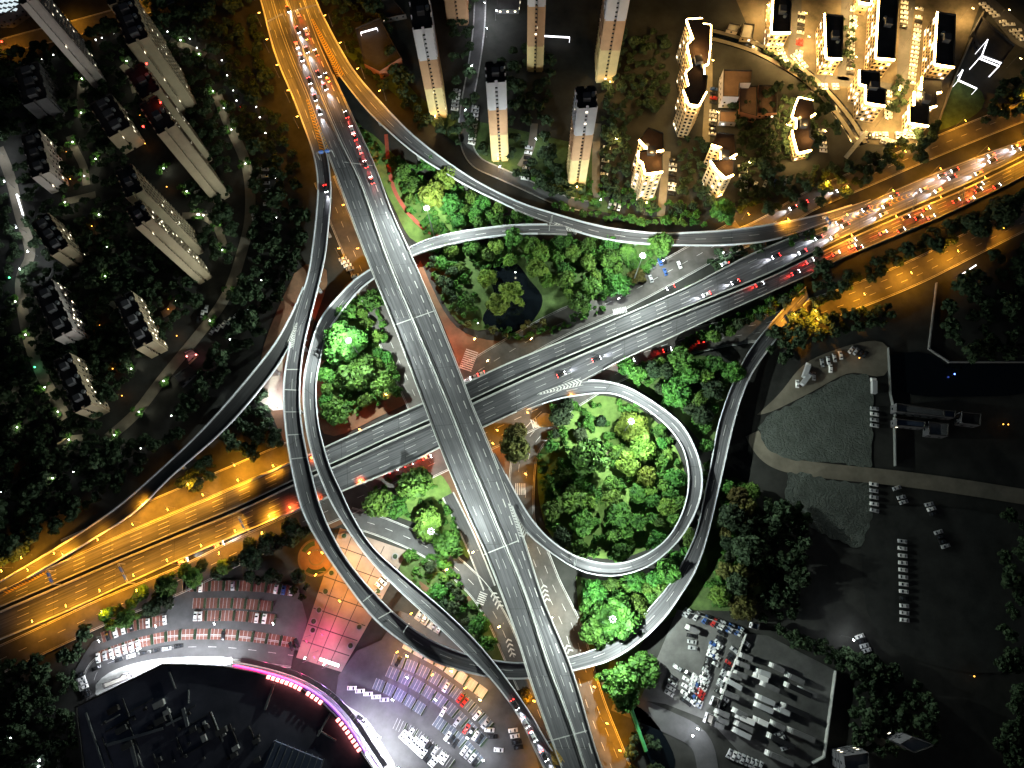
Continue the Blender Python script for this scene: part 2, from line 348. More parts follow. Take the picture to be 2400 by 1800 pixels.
road('E1', 'motorway_carriageway', 'northern carriageway of the diagonal motorway, passing under the wide flyover', 'motorway', ewU, off(ewM, -4.5), zEW, lanes=(.27, .5, .73), solid=(.05, .95), parL=((.0, .08), (.25, .78)), parR=((0, 1),), thick=1.6)
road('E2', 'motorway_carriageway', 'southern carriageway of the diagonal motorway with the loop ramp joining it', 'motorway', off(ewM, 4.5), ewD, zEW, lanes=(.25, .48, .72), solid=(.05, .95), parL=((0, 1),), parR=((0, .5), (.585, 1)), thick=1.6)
# planted median between the carriageways
b = MB(); n = 200; c = edge(ewM, n)
for i in range(n - 1):
    z0 = zEW(0, *c[i]); z1 = zEW(0, *c[i + 1]); d = c[i + 1] - c[i]; d = d / np.hypot(*d); nn = np.array([-d[1], d[0]]) * 4.2
    a0, a1, b0, b1 = c[i] - nn, c[i + 1] - nn, c[i] + nn, c[i + 1] + nn
    b.quad(P(*b0, z0 - .1), P(*b1, z1 - .1), P(*a1, z1 - .1), P(*a0, z0 - .1))
tag(b.build('median_strip', 'dark_soil'), 'narrow planted strip between the two diagonal motorway carriageways', 'median', kind='structure')

aL = [(600, -20), (611, 0), (644, 127), (687, 231), (709, 289), (726, 335), (738, 376), (745, 434), (741, 506), (730, 600), (720, 654), (695, 727), (683, 775), (675, 831), (665, 889), (665, 962), (675, 1052), (691, 1135), (709, 1200), (748, 1275), (800, 1352), (872, 1446), (945, 1507), (1017, 1551), (1107, 1580), (1198, 1592), (1270, 1588), (1343, 1573), (1433, 1547), (1505, 1500), (1560, 1446), (1600, 1388), (1629, 1341), (1654, 1272), (1672, 1200), (1698, 1088), (1723, 980), (1755, 889), (1803, 817), (1853, 752), (1897, 701)]
aR = [(632, -20), (637, 0), (655, 60), (687, 145), (723, 231), (757, 330), (769, 369), (776, 427), (776, 470), (770, 535), (763, 600), (745, 680), (720, 781), (707, 853), (703, 944), (711, 1016), (730, 1106), (756, 1200), (800, 1290), (854, 1363), (927, 1439), (999, 1493), (1082, 1529), (1162, 1547), (1240, 1553), (1332, 1540), (1415, 1511), (1487, 1460), (1541, 1403), (1578, 1356), (1600, 1316), (1629, 1254), (1643, 1200), (1669, 1070), (1687, 980), (1737, 853), (1795, 770), (1853, 705), (1888, 672)]
zA = lerp_z([(0, 16), (.42, 16), (.56, 8.2), (.74, 8.2), (.9, 6), (1, 1.2)])
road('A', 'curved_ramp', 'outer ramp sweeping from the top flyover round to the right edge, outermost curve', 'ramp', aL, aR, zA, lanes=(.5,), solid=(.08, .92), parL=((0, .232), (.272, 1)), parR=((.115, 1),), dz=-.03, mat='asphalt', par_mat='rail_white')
a1L = [(726, 620), (715, 660), (690, 722), (655, 789), (629, 827), (564, 907), (470, 1012), (362, 1114), (264, 1197), (145, 1276), (0, 1363), (-40, 1385)]
a1R = [(748, 640), (738, 700), (715, 750), (676, 817), (651, 860), (579, 951), (506, 1027), (398, 1121), (318, 1200), (200, 1276), (60, 1358), (0, 1388), (-36, 1404)]
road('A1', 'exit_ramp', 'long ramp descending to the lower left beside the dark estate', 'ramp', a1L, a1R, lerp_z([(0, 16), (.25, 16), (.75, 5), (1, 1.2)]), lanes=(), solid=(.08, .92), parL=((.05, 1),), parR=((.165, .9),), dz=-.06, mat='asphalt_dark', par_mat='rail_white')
bL = [(1325, 528), (1292, 526), (1198, 528), (1107, 539), (1031, 553), (963, 579), (869, 631), (833, 654), (800, 688), (752, 745), (727, 817), (712, 889), (712, 962), (727, 1052), (752, 1124), (785, 1195), (854, 1298), (927, 1377), (1017, 1460), (1107, 1547), (1162, 1605), (1216, 1681), (1252, 1757), (1274, 1800), (1279, 1812)]
bR = [(1330, 551), (1306, 550), (1234, 549), (1144, 557), (1053, 575), (970, 600), (876, 654), (836, 687), (800, 734), (767, 781), (749, 853), (741, 907), (745, 980), (756, 1034), (778, 1106), (800, 1150), (822, 1200), (872, 1280), (945, 1348), (1035, 1424), (1107, 1493), (1154, 1547), (1198, 1605), (1245, 1674), (1285, 1743), (1321, 1800), (1329, 1812)]
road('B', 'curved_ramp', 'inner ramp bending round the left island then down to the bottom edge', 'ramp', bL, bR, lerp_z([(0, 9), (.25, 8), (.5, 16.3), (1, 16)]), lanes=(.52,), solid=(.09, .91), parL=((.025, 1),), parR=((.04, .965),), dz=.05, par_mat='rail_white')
cU = [(735, -20), (745, 10), (770, 60), (800, 116), (836, 174), (905, 253), (974, 322), (1053, 383), (1126, 430), (1216, 474), (1306, 503), (1415, 532), (1523, 546), (1600, 546), (1709, 539), (1817, 524), (1933, 500), (2040, 466)]
cD = [(708, -20), (718, 20), (742, 80), (775, 146), (800, 184), (854, 253), (909, 307), (963, 354), (1017, 391), (1089, 434), (1162, 470), (1234, 503), (1306, 529), (1415, 561), (1523, 574), (1600, 576), (1709, 575), (1817, 562), (1943, 520), (2045, 482)]
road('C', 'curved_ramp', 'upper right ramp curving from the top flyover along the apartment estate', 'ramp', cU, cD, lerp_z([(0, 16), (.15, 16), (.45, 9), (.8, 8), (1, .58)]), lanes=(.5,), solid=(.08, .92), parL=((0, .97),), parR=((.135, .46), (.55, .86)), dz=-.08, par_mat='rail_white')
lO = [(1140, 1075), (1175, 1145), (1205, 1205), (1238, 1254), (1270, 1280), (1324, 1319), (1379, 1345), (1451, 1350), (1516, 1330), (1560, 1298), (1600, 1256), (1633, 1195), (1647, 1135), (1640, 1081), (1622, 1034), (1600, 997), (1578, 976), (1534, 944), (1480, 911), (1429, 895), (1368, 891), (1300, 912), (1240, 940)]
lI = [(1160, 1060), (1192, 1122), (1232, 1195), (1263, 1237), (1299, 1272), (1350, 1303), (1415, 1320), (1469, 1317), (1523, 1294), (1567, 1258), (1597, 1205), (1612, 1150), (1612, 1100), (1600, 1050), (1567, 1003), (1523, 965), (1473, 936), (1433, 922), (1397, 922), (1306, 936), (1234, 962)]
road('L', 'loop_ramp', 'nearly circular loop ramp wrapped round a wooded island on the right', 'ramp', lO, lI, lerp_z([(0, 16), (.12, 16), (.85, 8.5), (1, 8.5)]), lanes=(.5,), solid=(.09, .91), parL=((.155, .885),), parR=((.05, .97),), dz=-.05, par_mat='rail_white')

# painted chevrons on the noses of the junctions
def chevrons(par, p0, p1, z, w0, w1, n=9, paint='white_paint', th=.9):
    a, b = P(*p0, z), P(*p1, z); d = (b - a); L = d.length; d = d / L; nn = Vector((-d.y, d.x, 0)); mk = MB()
    for i in range(n):
        t = (i + .5) / n; c = a + d * L * t; w = (w0 + (w1 - w0) * t) / 2
        for s in (1, -1): mk.quad(c, c + nn * w * s - d * w * .9, c + nn * w * s - d * (w * .9 - th), c + d * th)
    w0 /= 2; w1 /= 2
    for s in (1, -1): dash_strip(mk, [a + nn * w0 * s, b + nn * w1 * s], .2)
    mk.build('chevron_marking', paint, par)
chevrons(nso, q(8, 1085, -60), q(8, 1185, 165), NSZ + .04, .8, 4.2, 12)
chevrons(ROADS['A'].o, q(4, 1925, 430), q(4, 1872, 600), 16.05, .6, 4.6, 11)
chevrons(ROADS['C'].o, q(2, 1560, 1505), q(2, 1370, 1462), zEW(0, 1300, 540) + .45, .6, 4.6, 11)
chevrons(ROADS['L'].o, q(5, 1280, 895), q(5, 1560, 812), 8.62, .8, 4.0, 13)
chevrons(nso, q(1, 1990, 640), q(1, 2105, 975), NSZ + .05, 1.2, 5, 17, 'yellow_paint')
chevrons(nso, q(1, 2020, 120), q(2, 0, 500), NSZ + .05, 1.2, 4.5, 26, 'yellow_paint')
chevrons(ROADS['B'].o, q(8, 1350, 1500), q(8, 1415, 1640), 16.12, 1.2, 5, 9, 'yellow_paint')
chevrons(ROADS['E1'].o, q(3, 1500, 1255), q(3, 960, 1455), .75, 2, 5.5, 17, 'yellow_paint')
chevrons(ROADS['E1'].o, q(7, 330, 372), q(7, 10, 510), .62, 1.5, 5.5, 16, 'yellow_paint')
# faint expansion joints across decks
def joint(par, p0, p1, z):
    a, b = P(*p0, z), P(*p1, z); mk = MB(); dash_strip(mk, [a, b], .5); mk.build('expansion_joint', 'concrete', par)
for a, b_ in ((q(5, 345, 447), q(5, 612, 352)), (q(8, 925, 275), q(8, 1150, 185)), (q(8, 1290, 1500), q(8, 1600, 1415)), (q(2, 20, 1050), q(2, 215, 1075))): joint(nso, a, b_, NSZ + .03)
for a, b_ in ((q(4, 1850, 735), q(4, 1950, 735)), (q(4, 1842, 865), q(4, 1945, 870)), (q(4, 1842, 1010), q(4, 1945, 1010)), (q(4, 1865, 1160), q(4, 1950, 1155)), (q(4, 1885, 1315), q(4, 1985, 1305))): joint(ROADS['A'].o, a, b_, 16.0)
for a, b_ in ((q(8, 240, 690), q(8, 330, 640)), (q(8, 400, 780), q(8, 440, 720)), (q(8, 140, 580), q(8, 230, 510))): joint(ROADS['A'].o, a, b_, 13.4)

# ------------------------------------------------------------ surface streets
street('street', 'frontage street along the north side of the diagonal motorway', [(1085, 893), (1160, 845), (1300, 765), (1450, 698), (1560, 640), (1650, 590), (1740, 540)], 15, .10, marks=(.5,))
street('street', 'street lying along the right foot of the wide flyover, upper half', [(800, 330), (850, 430), (900, 540), (960, 660), (1040, 830), (1100, 900), (1150, 1000), (1215, 1130)], 10, .07, mat='brown_ground', edges=False)
street('street', 'street lying along the left foot of the wide flyover', [(760, 420), (800, 520), (850, 640), (915, 800), (960, 900), (1010, 1010)], 12, .08, marks=(.5,))
street('street', 'pale curving street between the south garden and the flyover', [(818, 1211), (908, 1240), (1017, 1292), (1112, 1372), (1165, 1450), (1198, 1525), (1228, 1590), (1275, 1700), (1320, 1810)], 9.5, .12, mat='lot', marks=(.5,))
street('street', 'street running south along the right foot of the flyover', [(1290, 985), (1235, 1050), (1222, 1150), (1225, 1230), (1252, 1290), (1285, 1374), (1332, 1471), (1364, 1580), (1393, 1670), (1450, 1812)], 13, .10, marks=(.33, .66))
street('street', 'frontage street along the south side of the motorway, passing under the far ramp', [(1130, 1030), (1300, 950), (1400, 889), (1487, 846), (1600, 805), (1700, 782), (1790, 768), (1860, 748), (1920, 725), (2030, 685), (2150, 635), (2270, 575), (2440, 490)], 14, .14, marks=(.33, .66))
street('street', 'frontage street beside the motorway on the lower left', [(1060, 1065), (945, 1120), (800, 1183), (690, 1232), (560, 1292), (420, 1360), (250, 1430), (100, 1500), (-30, 1560)], 13, .09, marks=(.5,))
street('street', 'dim orange street parallel to the motorway at upper right', [(1700, 575), (1800, 530), (1900, 470), (2040, 410), (2150, 362), (2300, 300), (2440, 245)], 12, .06, marks=(.5,))
street('street', 'short dark slip street beside the left foot of the flyover', [(1050, 1160), (1100, 1262), (1147, 1378)], 6, .16, mat='asphalt_dark')
street('street', 'orange lit frontage street above the motorway on the left', [(700, 1050), (560, 1110), (420, 1170), (290, 1225), (150, 1290)], 11, .07)
street('street', 'avenue crossing the top left corner behind the slab blocks', [(-30, 120), (70, 92), (140, 75), (300, 30), (420, -20)], 12, .06)
street('street', 'narrow estate lane leading up between the tall towers', [q(2, 900, 0), q(2, 890, 200), q(2, 860, 420), q(2, 810, 700), q(2, 800, 880), q(2, 860, 1040), q(2, 1000, 1110), q(2, 1200, 1200), q(2, 1400, 1290), q(2, 1600, 1340)], 7, .06, mat='lot')
street('street', 'lane along the mall entrance, brightly lit by white lamps', [q(7, 610, 1090), q(7, 640, 1010), q(7, 780, 950), q(7, 950, 900), q(7, 1200, 875), q(7, 1500, 880), q(7, 1900, 930)], 11, .08, mat='lot', marks=(.5,))
street('footpath', 'estate path with lamps running down beside the left belt of trees', [q(1, 1400, 600), q(1, 1480, 800), q(1, 1600, 1080), q(1, 1620, 1400), q(1, 1560, 1659), q(4, 1480, 230), q(4, 1350, 430), q(4, 1050, 800), q(4, 880, 1020), q(4, 700, 1180)], 6, .06, mat='sand', edges=False, cat='path')
street('footpath', 'path down the far left side of the dark estate', [q(1, -10, 960), q(1, 60, 1130), q(1, 130, 1400), q(1, 200, 1650), q(4, 130, 150), q(4, 170, 480), q(4, 240, 700), q(4, 330, 880), q(4, 430, 1050)], 6, .06, mat='sand', edges=False, cat='path')
street('running_path', 'thin red running path curving through the north lawn', [q(2, 290, 870), q(2, 310, 1100), q(2, 350, 1250), q(2, 450, 1400), q(2, 560, 1500), q(2, 640, 1540)], 2.2, .12, mat='track_red', edges=False, cat='path')
street('garden_path', 'slim pale path winding through the loop island', [q(5, 1660, 1380), q(5, 1730, 1270), q(5, 1840, 1210), q(5, 1900, 1180)], 1.6, .12, mat='pale_ground', edges=False, cat='path')
street('garden_path', 'brick path and round pad between the two southern ramps', [q(8, 500, 460), q(8, 600, 540), q(8, 660, 610), q(8, 700, 615), q(8, 840, 555)], 2.5, .12, mat='brown_ground', edges=False, cat='path')
street('canal', 'dark canal curving past the brightly lit roofs', [q(3, 150, 215), q(3, 330, 260), q(3, 520, 330), q(3, 780, 480), q(3, 950, 640), q(3, 1080, 800), q(3, 1160, 940)], 10, .05, mat='water', edges=False, cat='canal')
for lb, d in (('stone', -9.5), ('pale', 9.5)):
    street('canal_bank', lb + ' bank on the ' + ('upper' if d < 0 else 'lower') + ' side of the dark canal', off([q(3, 150, 215), q(3, 330, 260), q(3, 520, 330), q(3, 780, 480), q(3, 950, 640), q(3, 1080, 800), q(3, 1160, 940)], d), 2.6, .5, mat='sand', edges=False, cat='bank')
street('street', 'yard approach lane in the lower right corner', [(1440, 1640), (1560, 1690), (1640, 1735), (1660, 1810)], 10, .07, mat='lot', edges=False)

# ------------------------------------------------------------ ground patches
G = lambda *a, **k: spatch('lawn', *a, **{**dict(kind='stuff', cat='grass'), **k})
spatch('brown_earth', 'reddish bare earth around the junction under the flyover', [(985, 610), (1030, 710), (1080, 780), (1200, 800), (1330, 750), (1300, 800), (1120, 880), (1080, 860), (1030, 740), (965, 605)], .03, 'brown_ground')
spatch('brown_earth', 'reddish bare earth round the left teardrop island', [(745, 800), (790, 690), (850, 640), (900, 720), (960, 860), (980, 930), (900, 970), (800, 1020), (750, 1020), (735, 900)], .03, 'brown_ground')
spatch('brown_earth', 'bare earth beside the flyover and loop ramp', [(1090, 960), (1280, 900), (1420, 870), (1380, 930), (1270, 1010), (1240, 1150), (1240, 1260), (1190, 1150)], .03, 'brown_ground')
spatch('brown_earth', 'bare earth strip under the parallel ramps', [(690, 640), (740, 600), (780, 640), (740, 740), (710, 900), (740, 1100), (690, 1080), (610, 900), (620, 800)], .025, 'brown_ground')
spatch('brown_earth', 'brown earth strip below the motorway left of centre', [(690, 1230), (830, 1170), (960, 1110), (1050, 1060), (1100, 1200), (1140, 1330), (1050, 1150), (960, 1130), (850, 1200), (760, 1250)], .02, 'brown_ground')
G('lawn inside the north park round the dark pond', [(1005, 620), (1040, 715), (1090, 775), (1130, 780), (1180, 760), (1250, 780), (1330, 740), (1420, 710), (1560, 600), (1480, 570), (1100, 570)], .05, 'grass')
G('dull lawn between flyover and upper right ramp', [(815, 300), (860, 300), (920, 360), (1010, 430), (1090, 450), (1160, 500), (1100, 530), (1020, 560), (970, 575), (920, 480), (860, 360)], .04, 'grass_bright')
G('bright lawn in the small south island', [(850, 1190), (900, 1120), (960, 1100), (1040, 1110), (1090, 1260), (1110, 1330), (1060, 1270), (960, 1220)], .05, 'grass_bright')
G('lawn of the wooded loop island', [(1290, 950), (1400, 925), (1480, 945), (1560, 1010), (1605, 1100), (1600, 1190), (1550, 1270), (1450, 1310), (1360, 1300), (1290, 1260), (1260, 1150), (1265, 1030)], .05, 'grass_bright')
G('turf in the teardrop island left of the flyover', [(770, 760), (820, 690), (880, 700), (920, 820), (930, 920), (860, 950), (790, 990), (758, 920)], .06, 'grass_bright')
G('turf between the southern ramps', [(950, 1290), (1040, 1310), (1110, 1390), (1170, 1500), (1190, 1570), (1100, 1530), (1000, 1430), (930, 1340)], .05, 'grass')
G('rough turf south of the loop ramp', [(1350, 1350), (1460, 1365), (1580, 1310), (1650, 1230), (1700, 1100), (1780, 1180), (1790, 1420), (1600, 1430), (1480, 1530), (1530, 1600), (1450, 1680), (1400, 1560), (1360, 1460)], .04, 'grass')
G('turf wedge between the loop and the far ramp', [(1430, 870), (1560, 830), (1720, 850), (1720, 930), (1660, 1060), (1640, 1030), (1570, 960), (1480, 900)], .04, 'grass')
G('turf under the trees along the estate and ramp', [(800, 120), (900, 200), (1060, 330), (1240, 440), (1420, 500), (1640, 510), (1650, 430), (1440, 360), (1200, 300), (1000, 250), (880, 100)], .02, 'grass')
spatch('pond', 'black pond with lily pads in the north park', [q(5, 980, 60), q(5, 1120, 30), q(5, 1230, 170), q(5, 1310, 260), q(5, 1280, 370), q(5, 1150, 500), q(5, 1000, 480), q(5, 900, 420), q(5, 1000, 250), q(5, 940, 130)], .09, 'water', cat='pond')
spatch('reservoir', 'black still water at the right of the scene', [q(6, 1350, 640), q(6, 1590, 610), q(6, 1720, 690), q(6, 2300, 690), q(6, 2300, 880), q(6, 1800, 910), q(6, 1370, 880)], .08, 'water', cat='water')
spatch('canal', 'dark canal crossing the bottom right corner', [q(8, 1850, 1250), q(8, 1920, 1240), q(8, 2090, 1440), q(8, 2180, 1659), q(8, 2050, 1700), q(8, 1960, 1540)], .07, 'water', cat='canal')
spatch('dirt_field', 'large furrowed field of dark earth beyond the right ramp', [(1777, 1005), (1800, 975), (1897, 925), (1991, 875), (2030, 878), (2045, 907), (2045, 1000), (2045, 1095), (1950, 1085), (1853, 1077), (1803, 1059)], .09, 'furrow')
spatch('dirt_field', 'smaller furrowed field of dark earth below the sandy track', [q(6, 680, 1410), q(6, 760, 1400), q(6, 900, 1440), q(6, 1220, 1480), q(6, 1225, 1700), q(6, 1150, 1900), q(6, 900, 1800), q(6, 660, 1620)], .09, 'furrow')
spatch('sandy_yard', 'pale sandy yard where vans stand in a row', [q(6, 480, 1030), q(6, 640, 880), q(6, 760, 720), q(6, 900, 640), q(6, 1150, 560), q(6, 1330, 560), q(6, 1330, 780), q(6, 1190, 770), q(6, 1080, 750), q(6, 820, 890), q(6, 530, 1030)], .06, 'sand')
street('track', 'sandy vehicle track below the large furrowed field', [q(6, 450, 1150), q(6, 540, 1290), q(6, 700, 1360), q(6, 1000, 1400), q(6, 1300, 1430), q(6, 1700, 1480), q(6, 2212, 1560)], 8, .07, mat='sand', edges=False, cat='track')
spatch('dirt_field', 'flat black waste ground at far right', [q(9, 1150, -50), q(9, 2300, 100), q(9, 2300, 1000), q(9, 1600, 1000), q(9, 1450, 900), q(9, 1200, 800)], .04, 'dark_soil')
spatch('sports_field', 'dark olive playing field below the lit school roof', [q(3, 1755, 505), q(3, 1960, 590), q(3, 1930, 730), q(3, 1660, 850), q(3, 1635, 850)], .06, 'grass', cat='field')
patch('estate_ground', 'warm paved ground among the brightly lit apartment blocks', [q(3, 330, -40), q(3, 1950, -40), q(3, 1640, 860), q(3, 1500, 960), q(3, 1170, 930), q(3, 1000, 670), q(3, 780, 470), q(3, 480, 310)], .03, 'pale_ground')
patch('estate_ground', 'paved courts between the towers and the canal', [q(2, 1880, 300), q(3, 170, 200), q(3, 480, 340), q(3, 760, 490), q(3, 980, 700), q(3, 1100, 900), q(3, 820, 1080), q(3, 300, 1340), q(2, 1800, 1440), q(2, 1650, 1200), q(2, 1700, 700)], .025, 'soil')
patch('car_park_ground', 'strip of car park across the top right corner', [q(3, 1890, -30), q(3, 1990, -30), q(3, 2260, 200), q(3, 2260, 340), q(3, 2130, 270)], .08, 'lot')
patch('ball_court', 'floodlit pale ball court between the two ramps', [(651, 845), (662, 830), (664, 960), (640, 962), (602, 935)], .08, 'court', cat='court')
# plaza, car parks
plaza = [(797, 1237), (955, 1291), (944, 1313), (868, 1454), (800, 1575), (694, 1541)]
patch('plaza', 'paved plaza of large square tiles between the ramps and the mall', plaza, .10, 'tile_plaza', cat='plaza')
pz = bpy.data.objects['plaza']; mk = MB()
A0, A1, B0, B1 = [Vector(P(*p, .125)) for p in ((796, 1242), (946, 1296), (696, 1540), (800, 1573))]
for k in range(1, 8): t = k / 8; dash_strip(mk, [A0.lerp(B0, t), A1.lerp(B1, t)], .45)
for k in (0.2, .45, .7): dash_strip(mk, [A0.lerp(A1, k), B0.lerp(B1, k)], .35)
mk.build('paving_joint', 'roof_dark', pz)
lotL = [q(7, 1150, 520), q(7, 1240, 440), q(7, 1700, 440), q(7, 1930, 480), q(7, 1990, 700), q(7, 1950, 900), q(7, 1600, 860), q(7, 1200, 870), q(7, 900, 930), q(7, 640, 1010), q(7, 620, 1180), q(7, 560, 1230), q(7, 470, 1060), q(7, 540, 930), q(7, 600, 840), q(7, 800, 730), q(7, 1080, 650)]
patch('car_park_ground', 'curved car park with red brick bays above the mall', lotL, .05, 'lot')
lotR = [q(8, -20, 1060), q(8, 100, 900), q(8, 260, 830), q(8, 380, 640), q(8, 640, 740), q(8, 850, 960), q(8, 1060, 1180), q(8, 1230, 1480), q(8, 1290, 1680), q(8, 280, 1680), q(8, 100, 1400), q(8, -40, 1220)]
patch('car_park_ground', 'large curved car park with blue bays right of the mall', lotR, .05, 'lot')
patch('yard_ground', 'left half of the concrete lorry yard, packed with small vans', [(1587, 1430), (1640, 1432), (1745, 1482), (1668, 1692), (1560, 1650), (1500, 1640)], .06, 'yard')
patch('yard_ground', 'right half of the concrete lorry yard, with parked lorries', [(1752, 1485), (1800, 1490), (1956, 1570), (1928, 1770), (1890, 1800), (1800, 1800), (1730, 1760), (1672, 1698)], .06, 'yard')
mk = MB(); c0 = P(*q(7, 2050, 295), .16)
def ring(r0, r1, z, mat, nm, par=None, lab=None, a0=0, a1=6.2832):
    mb = MB(); k = 40
    for i in range(k):
        t0 = a0 + (a1 - a0) * i / k; t1 = a0 + (a1 - a0) * (i + 1) / k
        mb.quad((c0.x + r0 * math.cos(t0), c0.y + r0 * math.sin(t0), z), (c0.x + r1 * math.cos(t0), c0.y + r1 * math.sin(t0), z), (c0.x + r1 * math.cos(t1), c0.y + r1 * math.sin(t1), z), (c0.x + r0 * math.cos(t1), c0.y + r0 * math.sin(t1), z))
    return mb.build(nm, mat, par)
o = ring(0, 9.5, .14, 'brown_ground', 'round_court'); tag(o, 'round orange court with a circular planter beside the ramp', 'court', kind='structure')
ring(8.6, 9.3, .19, 'pale_ground', 'paved_ring', o); ring(3.4, 4.0, .19, 'pale_ground', 'paved_ring', o); ring(6, 8.4, .185, 'leaf_dark', 'planting_bed', o, a0=4.0, a1=5.4); ring(6, 8.4, .185, 'leaf_dark', 'planting_bed', o, a0=1.7, a1=2.7)
patch('dark_lawn', 'dark triangular lawn beside the round orange court', [(564, 1323), (698, 1296), (700, 1336), (568, 1337)], .12, 'dark_soil', kind='stuff', cat='grass')
# crossings and ground chevrons
def zebra(lab, p0, p1, w, n, z=.2):
    a, b = P(*p0, z), P(*p1, z); d = b - a; L = d.length; d /= L; nn = Vector((-d.y, d.x, 0)) * w / 2; mk = MB()
    for i in range(n):
        c = a + d * L * (i + .25) / n; e = c + d * L * .5 / n; mk.quad(c - nn, e - nn, e + nn, c + nn)
    tag(mk.build('zebra_crossing', 'white_paint'), lab, 'crossing', kind='structure')
zebra('zebra crossing in front of the dark slip street', q(8, 925, 520), q(8, 895, 600), 4, 6)
zebra('long faded crossing right of the flyover centre', q(5, 850, 610), q(5, 800, 740), 7, 10)
zebra('crossing at the pale court by the loop island', q(5, 1230, 1090), q(5, 1330, 1060), 5, 7)
zebra('crossing south of the round court under the loop', q(5, 1125, 1510), q(5, 1195, 1510), 6, 6)
zebra('crossing on the north frontage street by the parking', q(5, 1760, 365), q(5, 1850, 345), 3.5, 9)
spatch('paved_island', 'pale paved traffic island below the diagonal motorway', [q(5, 1270, 1050), q(5, 1320, 1010), q(5, 1390, 1060), q(5, 1380, 1100), q(5, 1280, 1110), q(5, 1230, 1110)], .22, 'court', cat='island')
for p0, p1, w in ((q(8, 980, 520), q(8, 1040, 640), 3.5), (q(8, 1080, 820), q(8, 1115, 950), 3), (q(8, 1310, 470), q(8, 1340, 600), 3), (q(8, 1460, 860), q(8, 1490, 920), 3)):
    mk = MB(); o = None
    a = P(*p0, .2); e = P(*p1, .2); d = (e - a); Ln = d.length; d /= Ln; nn = Vector((-d.y, d.x, 0)); k = int(Ln / 2.2)
    for i in range(k):
        c = a + d * (i * 2.2)
        for s in (1, -1): mk.quad(c, c + nn * w / 2 * s + d * 1.2, c + nn * w / 2 * s + d * 2.0, c + d * .8)
    tag(mk.build('chevron_marking', 'white_paint'), {0: 'chevron hatching beside the dark slip street end', 1: 'chevron hatching where the pale street meets the ramp', 2: 'chevron hatching on the right of the flyover', 3: 'short chevron hatching beside the far ramp by the flyover'}[[q(8, 980, 520), q(8, 1080, 820), q(8, 1310, 470), q(8, 1460, 860)].index(p0)], 'road marking', kind='structure')
TAKEN0 = []
GLP = [q(1, 530, 510), q(1, 525, 730), q(1, 820, 395), q(1, 880, 550), q(1, 1170, 260), q(1, 1290, 350), q(1, 1380, 590), q(1, 1450, 700), q(1, 1500, 840), q(1, 1590, 1060), q(1, 620, 1030), q(1, 640, 1390), q(1, 770, 1450), q(1, 470, 920), q(1, 545, 1140), q(1, 690, 1600), q(1, 1060, 1090), q(1, 1210, 1240), q(1, 1280, 1390), q(1, 1410, 1450), q(1, 1440, 1620), q(1, 420, 1310), q(4, 680, 130), q(4, 930, 180), q(4, 690, 280), q(4, 1140, 290), q(4, 1480, 230), q(4, 1360, 420), q(4, 850, 730), q(4, 1060, 810), q(4, 900, 1010), q(4, 740, 1160), q(4, 100, 295), q(4, 165, 510), q(4, 290, 850), q(4, 375, 1010), q(4, 445, 1190), q(4, 110, 1110), q(4, 340, 1440), q(4, 30, 900), q(1, 200, 440), q(1, 1290, 1390)]
